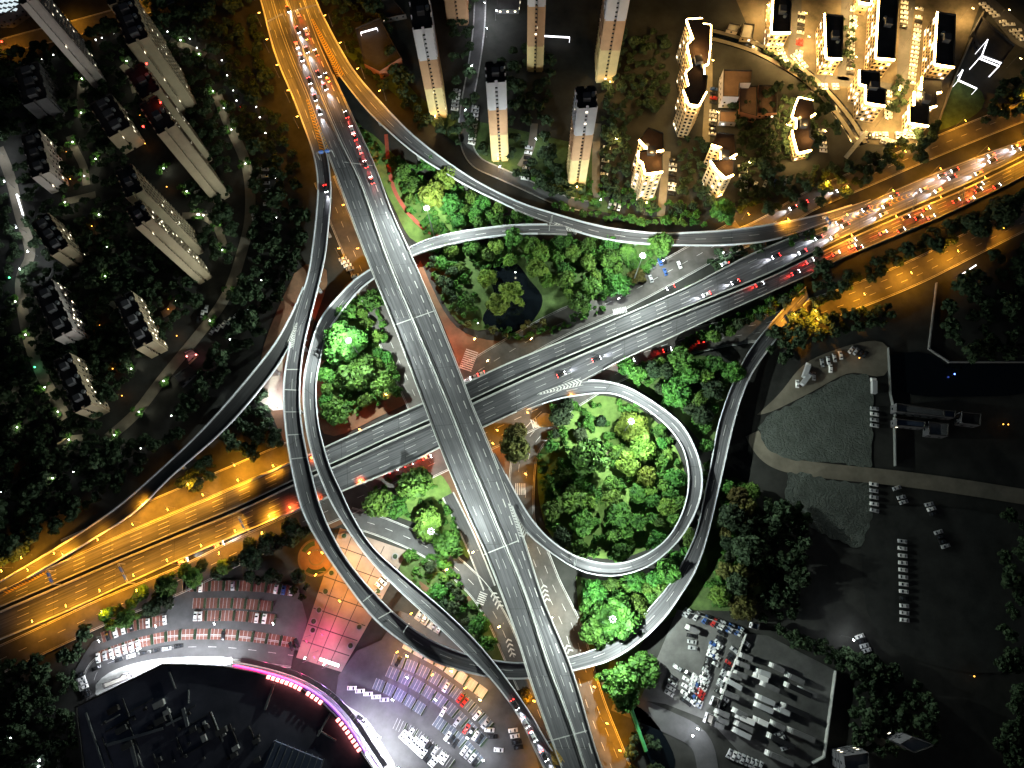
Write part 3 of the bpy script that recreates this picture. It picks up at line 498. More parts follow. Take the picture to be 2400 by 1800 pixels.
MASSES = [  # EXTRA
 ([(1590, 330), (1655, 330), (1650, 470), (1590, 480)], 16, 2, 4.5), ([(1440, 120), (1560, 60), (1565, 250), (1470, 300), (1430, 300)], 26, 2, 4.5), ([(1730, 330), (1790, 330), (1830, 400), (1740, 440)], 18, 2, 4.5), ([(1385, 300), (1480, 320), (1470, 470), (1390, 460)], 22, 2, 4.5), ([(800, 20), (880, 110), (890, 200), (840, 150), (780, 60)], 20, 2, 5),
 ([(1005, 600), (1060, 610), (1080, 740), (1030, 700)], 8, 2.2, 3.6),
 ([(1650, 610), (1720, 588), (1850, 560), (1930, 535), (1880, 558), (1760, 600), (1680, 640)], 14, 2.6, 4),
 ([(1760, 470), (1900, 440), (2060, 375), (2180, 372), (2000, 455), (1850, 500), (1790, 510)], 13, 3, 6),
 ([(160, 1520), (215, 1480), (190, 1560), (180, 1640), (200, 1740), (170, 1740), (140, 1600)], 12, 2.6, 4),
 ([(930, 180), (985, 250), (1070, 310), (1080, 350), (1000, 310), (940, 240)], 10, 3.5, 5.5),
 ([(1100, 330), (1160, 390), (1260, 320), (1330, 430), (1390, 470), (1300, 460), (1180, 400)], 14, 3.5, 6),
 ([(1420, 230), (1470, 300), (1450, 480), (1600, 490), (1660, 470), (1690, 480), (1570, 510), (1440, 470), (1400, 350)], 14, 3, 5.5),
 ([(560, 940), (640, 920), (665, 1040), (600, 1070), (500, 1060)], 10, 4.5, 7),
 ([(1470, 1680), (1520, 1700), (1560, 1800), (1480, 1800)], 7, 3, 4.5),
 ([(1820, 1470), (1900, 1500), (1920, 1530), (1830, 1500)], 5, 3, 5),
 ([(60, 250), (300, 330), (330, 500), (480, 640), (420, 720), (330, 800), (200, 900), (120, 960), (20, 700), (40, 420)], 190, 2.5, 5),
 ([(150, 130), (400, 70), (560, 200), (540, 420), (480, 380), (380, 250), (200, 280)], 90, 2.5, 5),
 ([(0, 900), (240, 960), (260, 1030), (100, 1150), (0, 1150)], 60, 2.5, 5),
 ([q(3, 1000, 120), q(3, 1100, 120), q(3, 1100, 460), q(3, 1010, 440)], 10, 1.5, 2.6), ([q(3, 1380, 500), q(3, 1470, 560), q(3, 1380, 760), q(3, 1320, 720)], 14, 1.5, 3),
 ([q(3, 500, 330), q(3, 640, 380), q(3, 820, 520), q(3, 960, 660), q(3, 900, 640), q(3, 700, 470)], 22, 1.8, 3.4), ([q(3, 350, 750), q(3, 700, 720), q(3, 690, 1040), q(3, 360, 1000)], 40, 2, 4), ([q(3, 380, 1250), q(3, 700, 1160), q(3, 1000, 1060), q(3, 900, 1150), q(3, 500, 1320), q(3, 340, 1380)], 34, 2, 4.4),
 ([(600, 230), (690, 330), (700, 420), (715, 560), (690, 650), (640, 730), (560, 850), (440, 990), (420, 960), (520, 800), (590, 640), (600, 480), (540, 300)], 85, 3.5, 6.5),
 ([(0, 1190), (160, 1020), (330, 1040), (440, 1010), (330, 1110), (200, 1200), (40, 1310), (0, 1320)], 60, 4, 6.5),
 ([(0, 420), (150, 480), (300, 640), (480, 700), (330, 860), (240, 980), (0, 1100)], 120, 3.5, 6),
 ([(0, 130), (350, 60), (560, 100), (620, 260), (540, 420), (560, 640), (480, 600), (430, 300), (200, 300), (0, 360)], 120, 3.5, 6.5),
 ([(350, 0), (590, 0), (640, 230), (560, 220), (360, 40)], 40, 4, 7),
 ([(760, 0), (880, 0), (960, 200), (900, 210), (830, 90)], 24, 3.5, 6),
 ([(1050, 0), (1120, 0), (1110, 330), (1060, 300)], 20, 3, 5),
 ([(1170, 120), (1290, 100), (1300, 380), (1200, 330)], 26, 3, 5.5),
 ([(1400, 100), (1560, 80), (1560, 260), (1420, 240)], 22, 3, 5.5),
 ([(0, 1560), (110, 1530), (150, 1640), (170, 1800), (0, 1800)], 45, 3, 5),
 ([(1700, 440), (2000, 390), (2100, 340), (2200, 290), (2180, 340), (2000, 430), (1780, 475)], 30, 3, 6),
 ([(1900, 540), (1960, 700), (1860, 800), (1800, 830), (1790, 800), (1900, 700)], 16, 3, 5),
 ([(1960, 660), (2100, 590), (2240, 520), (2420, 440), (2420, 460), (2250, 560), (2080, 640), (1960, 690)], 26, 3.5, 6),
 ([(1830, 790), (1950, 740), (2080, 720), (2080, 760), (1920, 790), (1820, 850)], 22, 3, 5),
 ([(1790, 1160), (1880, 1200), (1860, 1440), (1780, 1450)], 26, 4, 7),
 ([(1810, 1470), (2100, 1560), (2080, 1620), (1960, 1560)], 26, 3, 5),
 ([(1980, 1600), (2150, 1600), (2200, 1720), (2000, 1780)], 30, 3, 5),
 ([(2330, 1200), (2420, 1200), (2420, 1800), (2330, 1800)], 26, 3.5, 6),
 ([(2200, 660), (2400, 560), (2420, 840), (2220, 850)], 30, 3.5, 6.5),
 ([(2340, 200), (2420, 180), (2420, 260), (2300, 290)], 12, 4, 6),
 ([(1690, 230), (1760, 330), (1860, 380), (1960, 320), (1930, 230), (1850, 200)], 22, 3, 5),
]

UNDER = [
 ([(1000, 615), (1060, 600), (1110, 680), (1130, 760), (1090, 775), (1040, 710)], 34, 1.2, 2.6), ([(1110, 760), (1250, 780), (1400, 715), (1420, 725), (1300, 780), (1200, 800)], 40, 1, 2),
 *[([(p[0] - 12, p[1] - 8), (p[0] + 14, p[1] - 10), (p[0] + 10, p[1] + 12), (p[0] - 10, p[1] + 12)], 5, 1.2, 2.6) for p in GLP],
 ([(1290, 955), (1400, 930), (1490, 945), (1570, 1020), (1605, 1110), (1590, 1210), (1530, 1280), (1420, 1315), (1330, 1290), (1275, 1200), (1260, 1080)], 150, 1.3, 3),
 ([(770, 800), (800, 740), (830, 690), (870, 670), (895, 740), (930, 850), (935, 930), (880, 950), (800, 1000), (755, 900)], 70, 1.3, 3),
 ([(1300, 562), (1490, 562), (1560, 600), (1440, 700), (1345, 735), (1310, 680)], 80, 1.3, 3),
 ([(1010, 580), (1300, 562), (1310, 610), (1100, 640), (1030, 625)], 40, 1.3, 3),
 ([(930, 400), (1010, 380), (1100, 460), (1250, 522), (1100, 545), (1010, 560), (965, 510)], 80, 1.3, 3),
 ([(1365, 1370), (1450, 1360), (1560, 1325), (1632, 1240), (1610, 1310), (1560, 1385), (1490, 1445), (1400, 1505), (1370, 1480)], 70, 1.3, 3),
 ([(1450, 865), (1560, 845), (1700, 850), (1715, 880), (1680, 950), (1650, 1020), (1620, 985), (1540, 915)], 70, 1.5, 3),
 ([(1690, 1130), (1770, 1140), (1790, 1300), (1750, 1430), (1650, 1410), (1690, 1300)], 60, 1.5, 3.5),
 ([(950, 1285), (1040, 1310), (1110, 1390), (1170, 1500), (1140, 1530), (1060, 1460), (980, 1390)], 60, 1, 2.4),
 ([(860, 1150), (960, 1100), (1040, 1130), (1090, 1290), (1050, 1280), (960, 1210), (880, 1200)], 30, 1.2, 2.6),
 ([(1600, 815), (1880, 690), (1880, 670), (1750, 730), (1600, 800)], 60, 1.2, 2.4),
 ([(1600, 680), (1760, 610), (1940, 530), (1930, 545), (1780, 620), (1620, 700)], 60, 1.2, 2.2),
 ([(820, 280), (880, 330), (960, 400), (920, 440), (880, 380)], 26, 1, 2.4),
 ([(1010, 440), (1100, 460), (1090, 440), (1020, 395)], 16, 1.2, 2.6),
 ([(1240, 440), (1420, 490), (1640, 515), (1640, 490), (1440, 440), (1260, 400)], 60, 1.2, 3),
]

# KEEP the paths clear of trees
PATHPX = [[q(1, 1400, 600), q(1, 1480, 800), q(1, 1600, 1080), q(1, 1620, 1400), q(1, 1560, 1659), q(4, 1480, 230), q(4, 1350, 430), q(4, 1050, 800), q(4, 880, 1020), q(4, 700, 1180)], [q(1, -10, 960), q(1, 60, 1130), q(1, 130, 1400), q(1, 200, 1650), q(4, 130, 150), q(4, 170, 480), q(4, 240, 700), q(4, 330, 880), q(4, 430, 1050)]]
WALKS = [('upper left lawn', [q(1, 540, 470), q(1, 520, 600), q(1, 530, 760)]), ('slab row garden', [q(1, 790, 420), q(1, 850, 480), q(1, 880, 600)]), ('upper belt', [q(1, 1100, 260), q(1, 1200, 300), q(1, 1330, 360)]), ('amber garden', [q(1, 450, 880), q(1, 490, 980), q(1, 545, 1080), q(1, 560, 1200)]), ('middle garden', [q(1, 400, 1310), q(1, 500, 1290), q(1, 620, 1260)]), ('lower slab garden', [q(1, 1180, 1400), q(1, 1320, 1400), q(1, 1410, 1470), q(1, 1450, 1600)]), ('olive block garden', [q(4, 1130, 270), q(4, 1120, 340), q(4, 1050, 380)]), ('lowest block court', [q(4, 370, 1200), q(4, 460, 1190), q(4, 540, 1180)]), ('white court', [q(2, 1160, 1080), q(2, 1230, 960), q(2, 1250, 800)]), ('third tower court', [q(2, 1660, 800), q(2, 1650, 1000), q(2, 1650, 1280)]), ('zigzag tower court', [q(2, 2110, 980), q(2, 2090, 1200), q(2, 2070, 1400)]), ('school court', [q(3, 160, 200), q(3, 170, 500), q(3, 150, 920)])]
for pth in PATHPX + [w[1] for w in WALKS]:
    for x, y in resamp(dense(pth), max(4, int(plen(pth) / 7))): TAKEN0.append((x, y, 9))
for nm, pth in WALKS: street('footpath', 'short pale footpath through the ' + nm, pth, 4.5, .07, mat='sand', edges=False, cat='path')
# ------------------------------------------------------------ trees
def crown_mesh(name, seed, lobes, per, size, mat, hull=True):
    rg = np.random.default_rng(seed); cs = []
    for k in range(lobes):
        a = k * 2.399963 + rg.normal(0, .5); rr = min(1.12, math.sqrt((k + .4) / lobes) * rg.uniform(.82, 1.18)); h = math.sqrt(max(0, 1 - rr * rr * .8))
        cs.append((math.cos(a) * rr * .74, math.sin(a) * rr * .74, .55 + h * .5 + rg.normal(0, .12), .17 + rg.random() * .17))
    V = []; F = []
    for cx, cy, cz, r in cs:
        d = rg.normal(0, 1, (per, 3)); d[:, 2] = np.abs(d[:, 2]) * .9 - .25; d /= np.linalg.norm(d, axis=1)[:, None]
        p = np.array([cx, cy, cz]) + d * r * (0.82 + rg.random((per, 1)) * .35)
        nrm = d + rg.normal(0, .45, (per, 3)); nrm /= np.linalg.norm(nrm, axis=1)[:, None]
        t = np.cross(nrm, rg.normal(0, 1, (per, 3))); t /= np.linalg.norm(t, axis=1)[:, None]; b = np.cross(nrm, t)
        s = size * (.6 + rg.random((per, 1)) * .8)
        q4 = np.stack([p - t * s - b * s * .7, p + t * s - b * s * .6, p + t * s * .8 + b * s * .7, p - t * s * .7 + b * s * .8], 1).reshape(-1, 3)
        n0 = len(V) * 0 + sum(len(x) for x in V); V.append(q4); F += [(n0 + i, n0 + i + 1, n0 + i + 2, n0 + i + 3) for i in range(0, 4 * per, 4)]
    if hull:
        n0 = sum(len(x) for x in V); pts = []; ring_n = 12
        for cx, cy, cz, r in cs:
            base = sum(len(x) for x in V); hv = [(cx, cy, cz + r * .72)]
            for zi, rf in ((.35, .66), (-.2, .7), (-.7, .4)):
                for i in range(7):
                    a = 6.2832 * i / 7 + zi; hv.append((cx + math.cos(a) * r * rf, cy + math.sin(a) * r * rf, cz + r * zi))
            V.append(np.array(hv)); F += [(base, base + 1 + i, base + 1 + (i + 1) % 7) for i in range(7)]
            for l in (0, 1): F += [(base + 1 + l * 7 + i, base + 8 + l * 7 + i, base + 8 + l * 7 + (i + 1) % 7, base + 1 + l * 7 + (i + 1) % 7) for i in range(7)]
    V = np.concatenate(V); return V, F
def np_mesh(name, V, F, mat):
    me = bpy.data.meshes.new(name); me.from_pydata(V.tolist(), [], F); me.materials.append(MATS[mat]); me.update(); return me
CR = {}
for i in range(5): CR[i] = crown_mesh('crown', 10 + i, 30 + i * 4, 76, .066, None)
for i in range(5, 8): CR[i] = crown_mesh('crown', 40 + i, 14, 36, .12, None)
CM = {}
def cmesh(i, mat):
    if (i, mat) not in CM: CM[(i, mat)] = np_mesh('crown', *CR[i], mat)
    return CM[(i, mat)]
tm = MB(); tm.tube((0, 0, -.1), (0, 0, .75), .06, .035, 7)
for k in range(4):
    a = k * 1.6; tm.tube((0, 0, .42 + k * .05), (.4 * math.cos(a), .4 * math.sin(a), .85), .03, .012, 5)
TRUNK = tm.mesh('trunk', 'bark')
NT = 0
def tree(px, py, r, mat, label, group, z=0, name='tree', cat='tree', hs=1.15):
    global NT
    i = R.randrange(5) if r > 3 else 5 + R.randrange(3); p = P(px, py, z)
    t = thing(name, label, cat, p, R.random() * 6.28, group); NT += 1
    h = r * hs * R.uniform(.8, 1.2)
    c = link('crown', cmesh(i, mat), t); c.scale = (r, r * R.uniform(.9, 1.1), h)
    k = link('trunk', TRUNK, t); k.scale = (r, r, h)
    return t
def inside(p, poly):
    x, y = p; c = False; n = len(poly)
    for i in range(n):
        x0, y0 = poly[i]; x1, y1 = poly[i - 1]
        if (y0 > y) != (y1 > y) and x < (x1 - x0) * (y - y0) / (y1 - y0) + x0: c = not c
    return c
TAKEN = TAKEN0
def scatter(poly, n, r0, r1, k=.8, tries=4000, avoid=()):
    xs = [p[0] for p in poly]; ys = [p[1] for p in poly]; out = []
    for _ in range(tries):
        if len(out) >= n: break
        p = (R.uniform(min(xs), max(xs)), R.uniform(min(ys), max(ys)))
        if not inside(p, poly): continue
        r = R.uniform(r0, r1) * R.choice((.7, .9, 1, 1.2)); rp = r / .225
        if any(math.hypot(p[0] - a, p[1] - b) < (rp + c) * k for a, b, c in TAKEN + out): continue
        if any(math.hypot(p[0] - a, p[1] - b) < rp + c for a, b, c in avoid): continue
        out.append((p[0], p[1], rp))
    TAKEN.extend(out); return out
TONE = {'leaf': 'green', 'leaf_bright': 'lime green', 'leaf_dark': 'dark green', 'leaf_olive': 'olive'}
def cluster(where, poly, n, r0, r1, mat='leaf', k=.66, shared=None, hs=1.15, cat='tree', name='tree', mats=None):
    ps = sorted(scatter(poly, n, r0, r1, k)); g = cat + 's ' + where
    for i, (x, y, rp) in enumerate(ps):
        m_ = R.choice(mats) if mats else mat; r = rp * .225
        if shared: lab = shared
        else: lab = f"{TONE[m_]} {cat} {where}, {ordn(i)} from left"
        tree(x, y, r, m_, lab, g, hs=hs, name=name, cat=cat)
def solo(px, py, r, mat, label, hs=1.1): tree(px, py, r, mat, label, 'single trees that stand out', hs=hs); TAKEN.append((px, py, r / .225))
solo(1142, 660, 5.8, 'leaf_bright', 'round lime green tree alone on the left shore of the park pond')
solo(1168, 722, 6.6, 'leaf_bright', 'left half of the broad lime tree pair below the pond'); solo(1200, 702, 7.4, 'leaf_bright', 'right half of the broad lime tree pair below the pond')
solo(1258, 642, 6.4, 'leaf_bright', 'tall lime tree right above the lily pond'); solo(1285, 662, 5, 'leaf_bright', 'smaller lime tree at the right shore of the lily pond')
solo(1100, 715, 4.6, 'leaf', 'small bushy tree on the park lawn left of the lime pair'); solo(1685, 515, 8, 'leaf', 'big lone tree beside the upper ramp, right end of its hedge row')
solo(1542, 585, 7, 'leaf', 'broad rounded tree next to the mast lamp above the parking'); solo(1492, 655, 5, 'leaf_olive', 'brownish tree at the corner of the pale parking strip')
solo(1380, 1075, 11, 'leaf', 'largest rounded tree in the loop island, centre left'); solo(1480, 1010, 9, 'leaf_bright', 'lime tree at the loop island mast lamp'); solo(1500, 1055, 8, 'leaf_bright', 'yellowish tree just below the loop island mast lamp')
solo(1125, 850, .1, 'leaf', 'tiny sapling at the flyover edge') if 0 else None
solo(980, 1140, 9.5, 'leaf', 'wide tree at the top of the small south island'); solo(1010, 1228, 9, 'leaf', 'brightest tree of the south island, under its mast lamp'); solo(1055, 1275, 8.5, 'leaf', 'lowest big tree of the small south island'); solo(895, 1180, 8.5, 'leaf', 'left tree of the small south island by the motorway'); solo(935, 1190, 6, 'leaf', 'second tree from the left on the small south island')
solo(820, 820, 12, 'leaf', 'largest tree in the left teardrop island, under its mast lamp'); solo(845, 880, 11, 'leaf', 'wide lower tree in the left teardrop island'); solo(905, 910, 8, 'leaf', 'tree at the lower right tip of the teardrop island'); solo(795, 970, 8, 'leaf', 'tree at the bottom tip of the teardrop island beside the ramp')
solo(1205, 1055, 9.5, 'leaf_olive', 'broad brownish tree between flyover and loop island'); solo(1210, 1020, 6, 'leaf_olive', 'smaller brownish tree above the broad one by the flyover')
solo(1125, 1466, 5.5, 'leaf', 'round lone tree beside the pale street under the flyover'); solo(1222, 1630, 5, 'leaf_olive', 'small tree squeezed between bottom ramp and flyover')
solo(1500, 1565, 9, 'leaf', 'big tree hanging over the far ramp near the lorry yard'); solo(1440, 1590, 9, 'leaf', 'big tree at the foot of the far ramp, left of the yard'); solo(1460, 1630, 7, 'leaf', 'lowest tree of the group under the far ramp')
solo(1436, 1451, 12, 'leaf', 'huge domed tree under the brilliant mast south of the loop'); solo(1395, 1480, 8, 'leaf', 'tree at the left edge of the domed south wood')
solo(2270, 545, 9, 'leaf_dark', 'large dark tree between motorway and orange street, left one'); solo(2325, 520, 10, 'leaf_dark', 'large dark tree between motorway and orange street, right one')
solo(1020, 475, 8, 'leaf_bright', 'long lime tree beside the leaning mast by the upper ramp'); solo(1045, 435, 8, 'leaf_bright', 'upper lime tree near the leaning mast by the upper ramp'); solo(1062, 490, 7, 'leaf', 'tree right of the leaning mast by the upper ramp')
cluster('on the top edge of the north park', [(1010, 580), (1300, 562), (1320, 600), (1100, 640), (1030, 625)], 11, 4.5, 6.5, mats=['leaf', 'leaf', 'leaf_bright'])
cluster('in the dense right half of the north park', [(1300, 565), (1480, 562), (1500, 620), (1440, 690), (1345, 730), (1320, 680)], 19, 5, 7.5)
cluster('low along the south rim of the north park', [(1090, 770), (1200, 795), (1330, 740), (1320, 725), (1200, 770), (1090, 740)], 7, 1.8, 3, mat='leaf_olive')
cluster('between the leaning mast and upper ramp', [(940, 415), (1010, 390), (1100, 470), (1090, 530), (1010, 555), (965, 500)], 7, 4, 6)
cluster('in the dark grove where two upper ramps meet', [(1095, 445), (1150, 478), (1250, 520), (1180, 528), (1095, 545)], 9, 4, 6.5)
cluster('in the teardrop island', [(770, 800), (800, 740), (830, 690), (870, 670), (895, 740), (930, 850), (935, 930), (880, 950), (770, 960), (755, 900)], 15, 4, 6.5)
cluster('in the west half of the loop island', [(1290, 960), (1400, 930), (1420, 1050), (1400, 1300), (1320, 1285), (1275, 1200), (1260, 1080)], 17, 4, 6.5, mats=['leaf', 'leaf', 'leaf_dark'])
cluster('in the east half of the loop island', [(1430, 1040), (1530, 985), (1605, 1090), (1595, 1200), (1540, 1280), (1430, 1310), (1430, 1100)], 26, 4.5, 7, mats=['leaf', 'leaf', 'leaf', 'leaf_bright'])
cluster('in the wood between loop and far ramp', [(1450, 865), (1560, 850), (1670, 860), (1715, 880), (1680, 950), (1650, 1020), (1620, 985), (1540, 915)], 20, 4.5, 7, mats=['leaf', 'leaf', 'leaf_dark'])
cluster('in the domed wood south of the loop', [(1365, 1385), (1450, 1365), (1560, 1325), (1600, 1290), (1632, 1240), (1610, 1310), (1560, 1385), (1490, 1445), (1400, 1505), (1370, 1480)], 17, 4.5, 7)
cluster('in the narrow gap between loop and far ramp', [(1650, 1040), (1668, 1040), (1655, 1130), (1645, 1180)], 4, 2.5, 4)
cluster('along the outer side of the far ramp', [(1690, 1140), (1760, 1150), (1780, 1300), (1740, 1420), (1650, 1400), (1690, 1300), (1700, 1200)], 18, 4.5, 8, mats=['leaf', 'leaf_dark', 'leaf_olive'])
cluster('in the hedge row under the east motorway', [(1600, 812), (1700, 765), (1830, 705), (1880, 685), (1800, 740), (1700, 785), (1620, 815)], 16, 2.8, 4.2, mats=['leaf_dark', 'leaf'])
cluster('in the tidy row along the upper right ramp', [(1290, 488), (1400, 515), (1530, 532), (1650, 530), (1650, 520), (1530, 520), (1400, 502), (1300, 472)], 22, 2.4, 3.1, k=.72)
cluster('between the two curving southern ramps', [(950, 1290), (1030, 1310), (1100, 1380), (1150, 1480), (1140, 1520), (1080, 1460), (1000, 1390), (960, 1330)], 16, 2.2, 4.2, mats=['leaf', 'leaf_dark'])
cluster('in the belt above the red brick car park', [(250, 1425), (380, 1370), (470, 1320), (560, 1310), (560, 1345), (430, 1360), (400, 1420), (270, 1470)], 18, 3.2, 5.5, mats=['leaf_dark', 'leaf'])
cluster('near the round orange court', [(590, 1275), (680, 1240), (735, 1235), (710, 1265), (600, 1310)], 8, 3.5, 5.5, mat='leaf_dark')
cluster('beside the plaza and brick car park', [(560, 1350), (700, 1345), (745, 1370), (735, 1410), (700, 1395), (600, 1365)], 8, 2.6, 4, mat='leaf_dark')
cluster('on the dark island in the left orange road', [(425, 1130), (500, 1080), (535, 1085), (500, 1130), (440, 1160)], 6, 3.5, 5.5, mat='leaf_dark')
N_IND = NT
# the rest of the planting reads as dark masses: one object
WV = []; WF = []; nb = 0
def mass(poly, n, r0, r1, k=.62):
    global nb
    for x, y, rp in scatter(poly, n, r0, r1, k):
        V, F = CR[5 + R.randrange(3)]; p = P(x, y, 0); r = rp * .225; a = R.random() * 6.28; c, s = math.cos(a), math.sin(a)
        W = np.empty_like(V); W[:, 0] = p.x + r * (V[:, 0] * c - V[:, 1] * s); W[:, 1] = p.y + r * (V[:, 0] * s + V[:, 1] * c); W[:, 2] = V[:, 2] * r * 1.1
        WV.append(W); WF.extend([tuple(i + nb for i in f) for f in F]); nb += len(W)
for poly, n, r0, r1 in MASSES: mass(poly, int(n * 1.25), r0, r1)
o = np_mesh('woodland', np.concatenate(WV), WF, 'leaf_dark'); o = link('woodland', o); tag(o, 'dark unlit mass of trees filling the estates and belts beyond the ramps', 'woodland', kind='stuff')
WV = []; WF = []; nb = 0
for poly, n, r0, r1 in UNDER: mass(poly, n, r0, r1, .42)
o = np_mesh('undergrowth', np.concatenate(WV), WF, 'leaf'); o = link('undergrowth', o); tag(o, 'low shrubs and saplings filling the gaps between the lit interchange trees', 'shrubs', kind='stuff')
MASTS = [
 (*q(2, 552, 1345), 330000, 'tall leaning mast lamp in the grove between the upper ramps'),
 (*q(5, 45, 545), 330000, 'tall mast lamp rising from the left teardrop island'),
 (*q(5, 1955, -5), 270000, 'tall mast lamp above the pale parking strip by the park'),
 (*q(5, 1880, 1070), 430000, 'mast lamp among lime trees inside the loop island'),
 (*q(8, 580, 125), 330000, 'mast lamp over the small south island trees'),
 (*q(8, 1760, 695), 400000, 'brilliant mast lamp over the domed wood south of the loop'),
]
def line(p0, p1, n): return [(p0[0] + (p1[0] - p0[0]) * i / max(1, n - 1), p0[1] + (p1[1] - p0[1]) * i / max(1, n - 1)) for i in range(n)]
def pl(pts, n): return [tuple(x) for x in resamp(dense(pts), n)]
OR = 15000
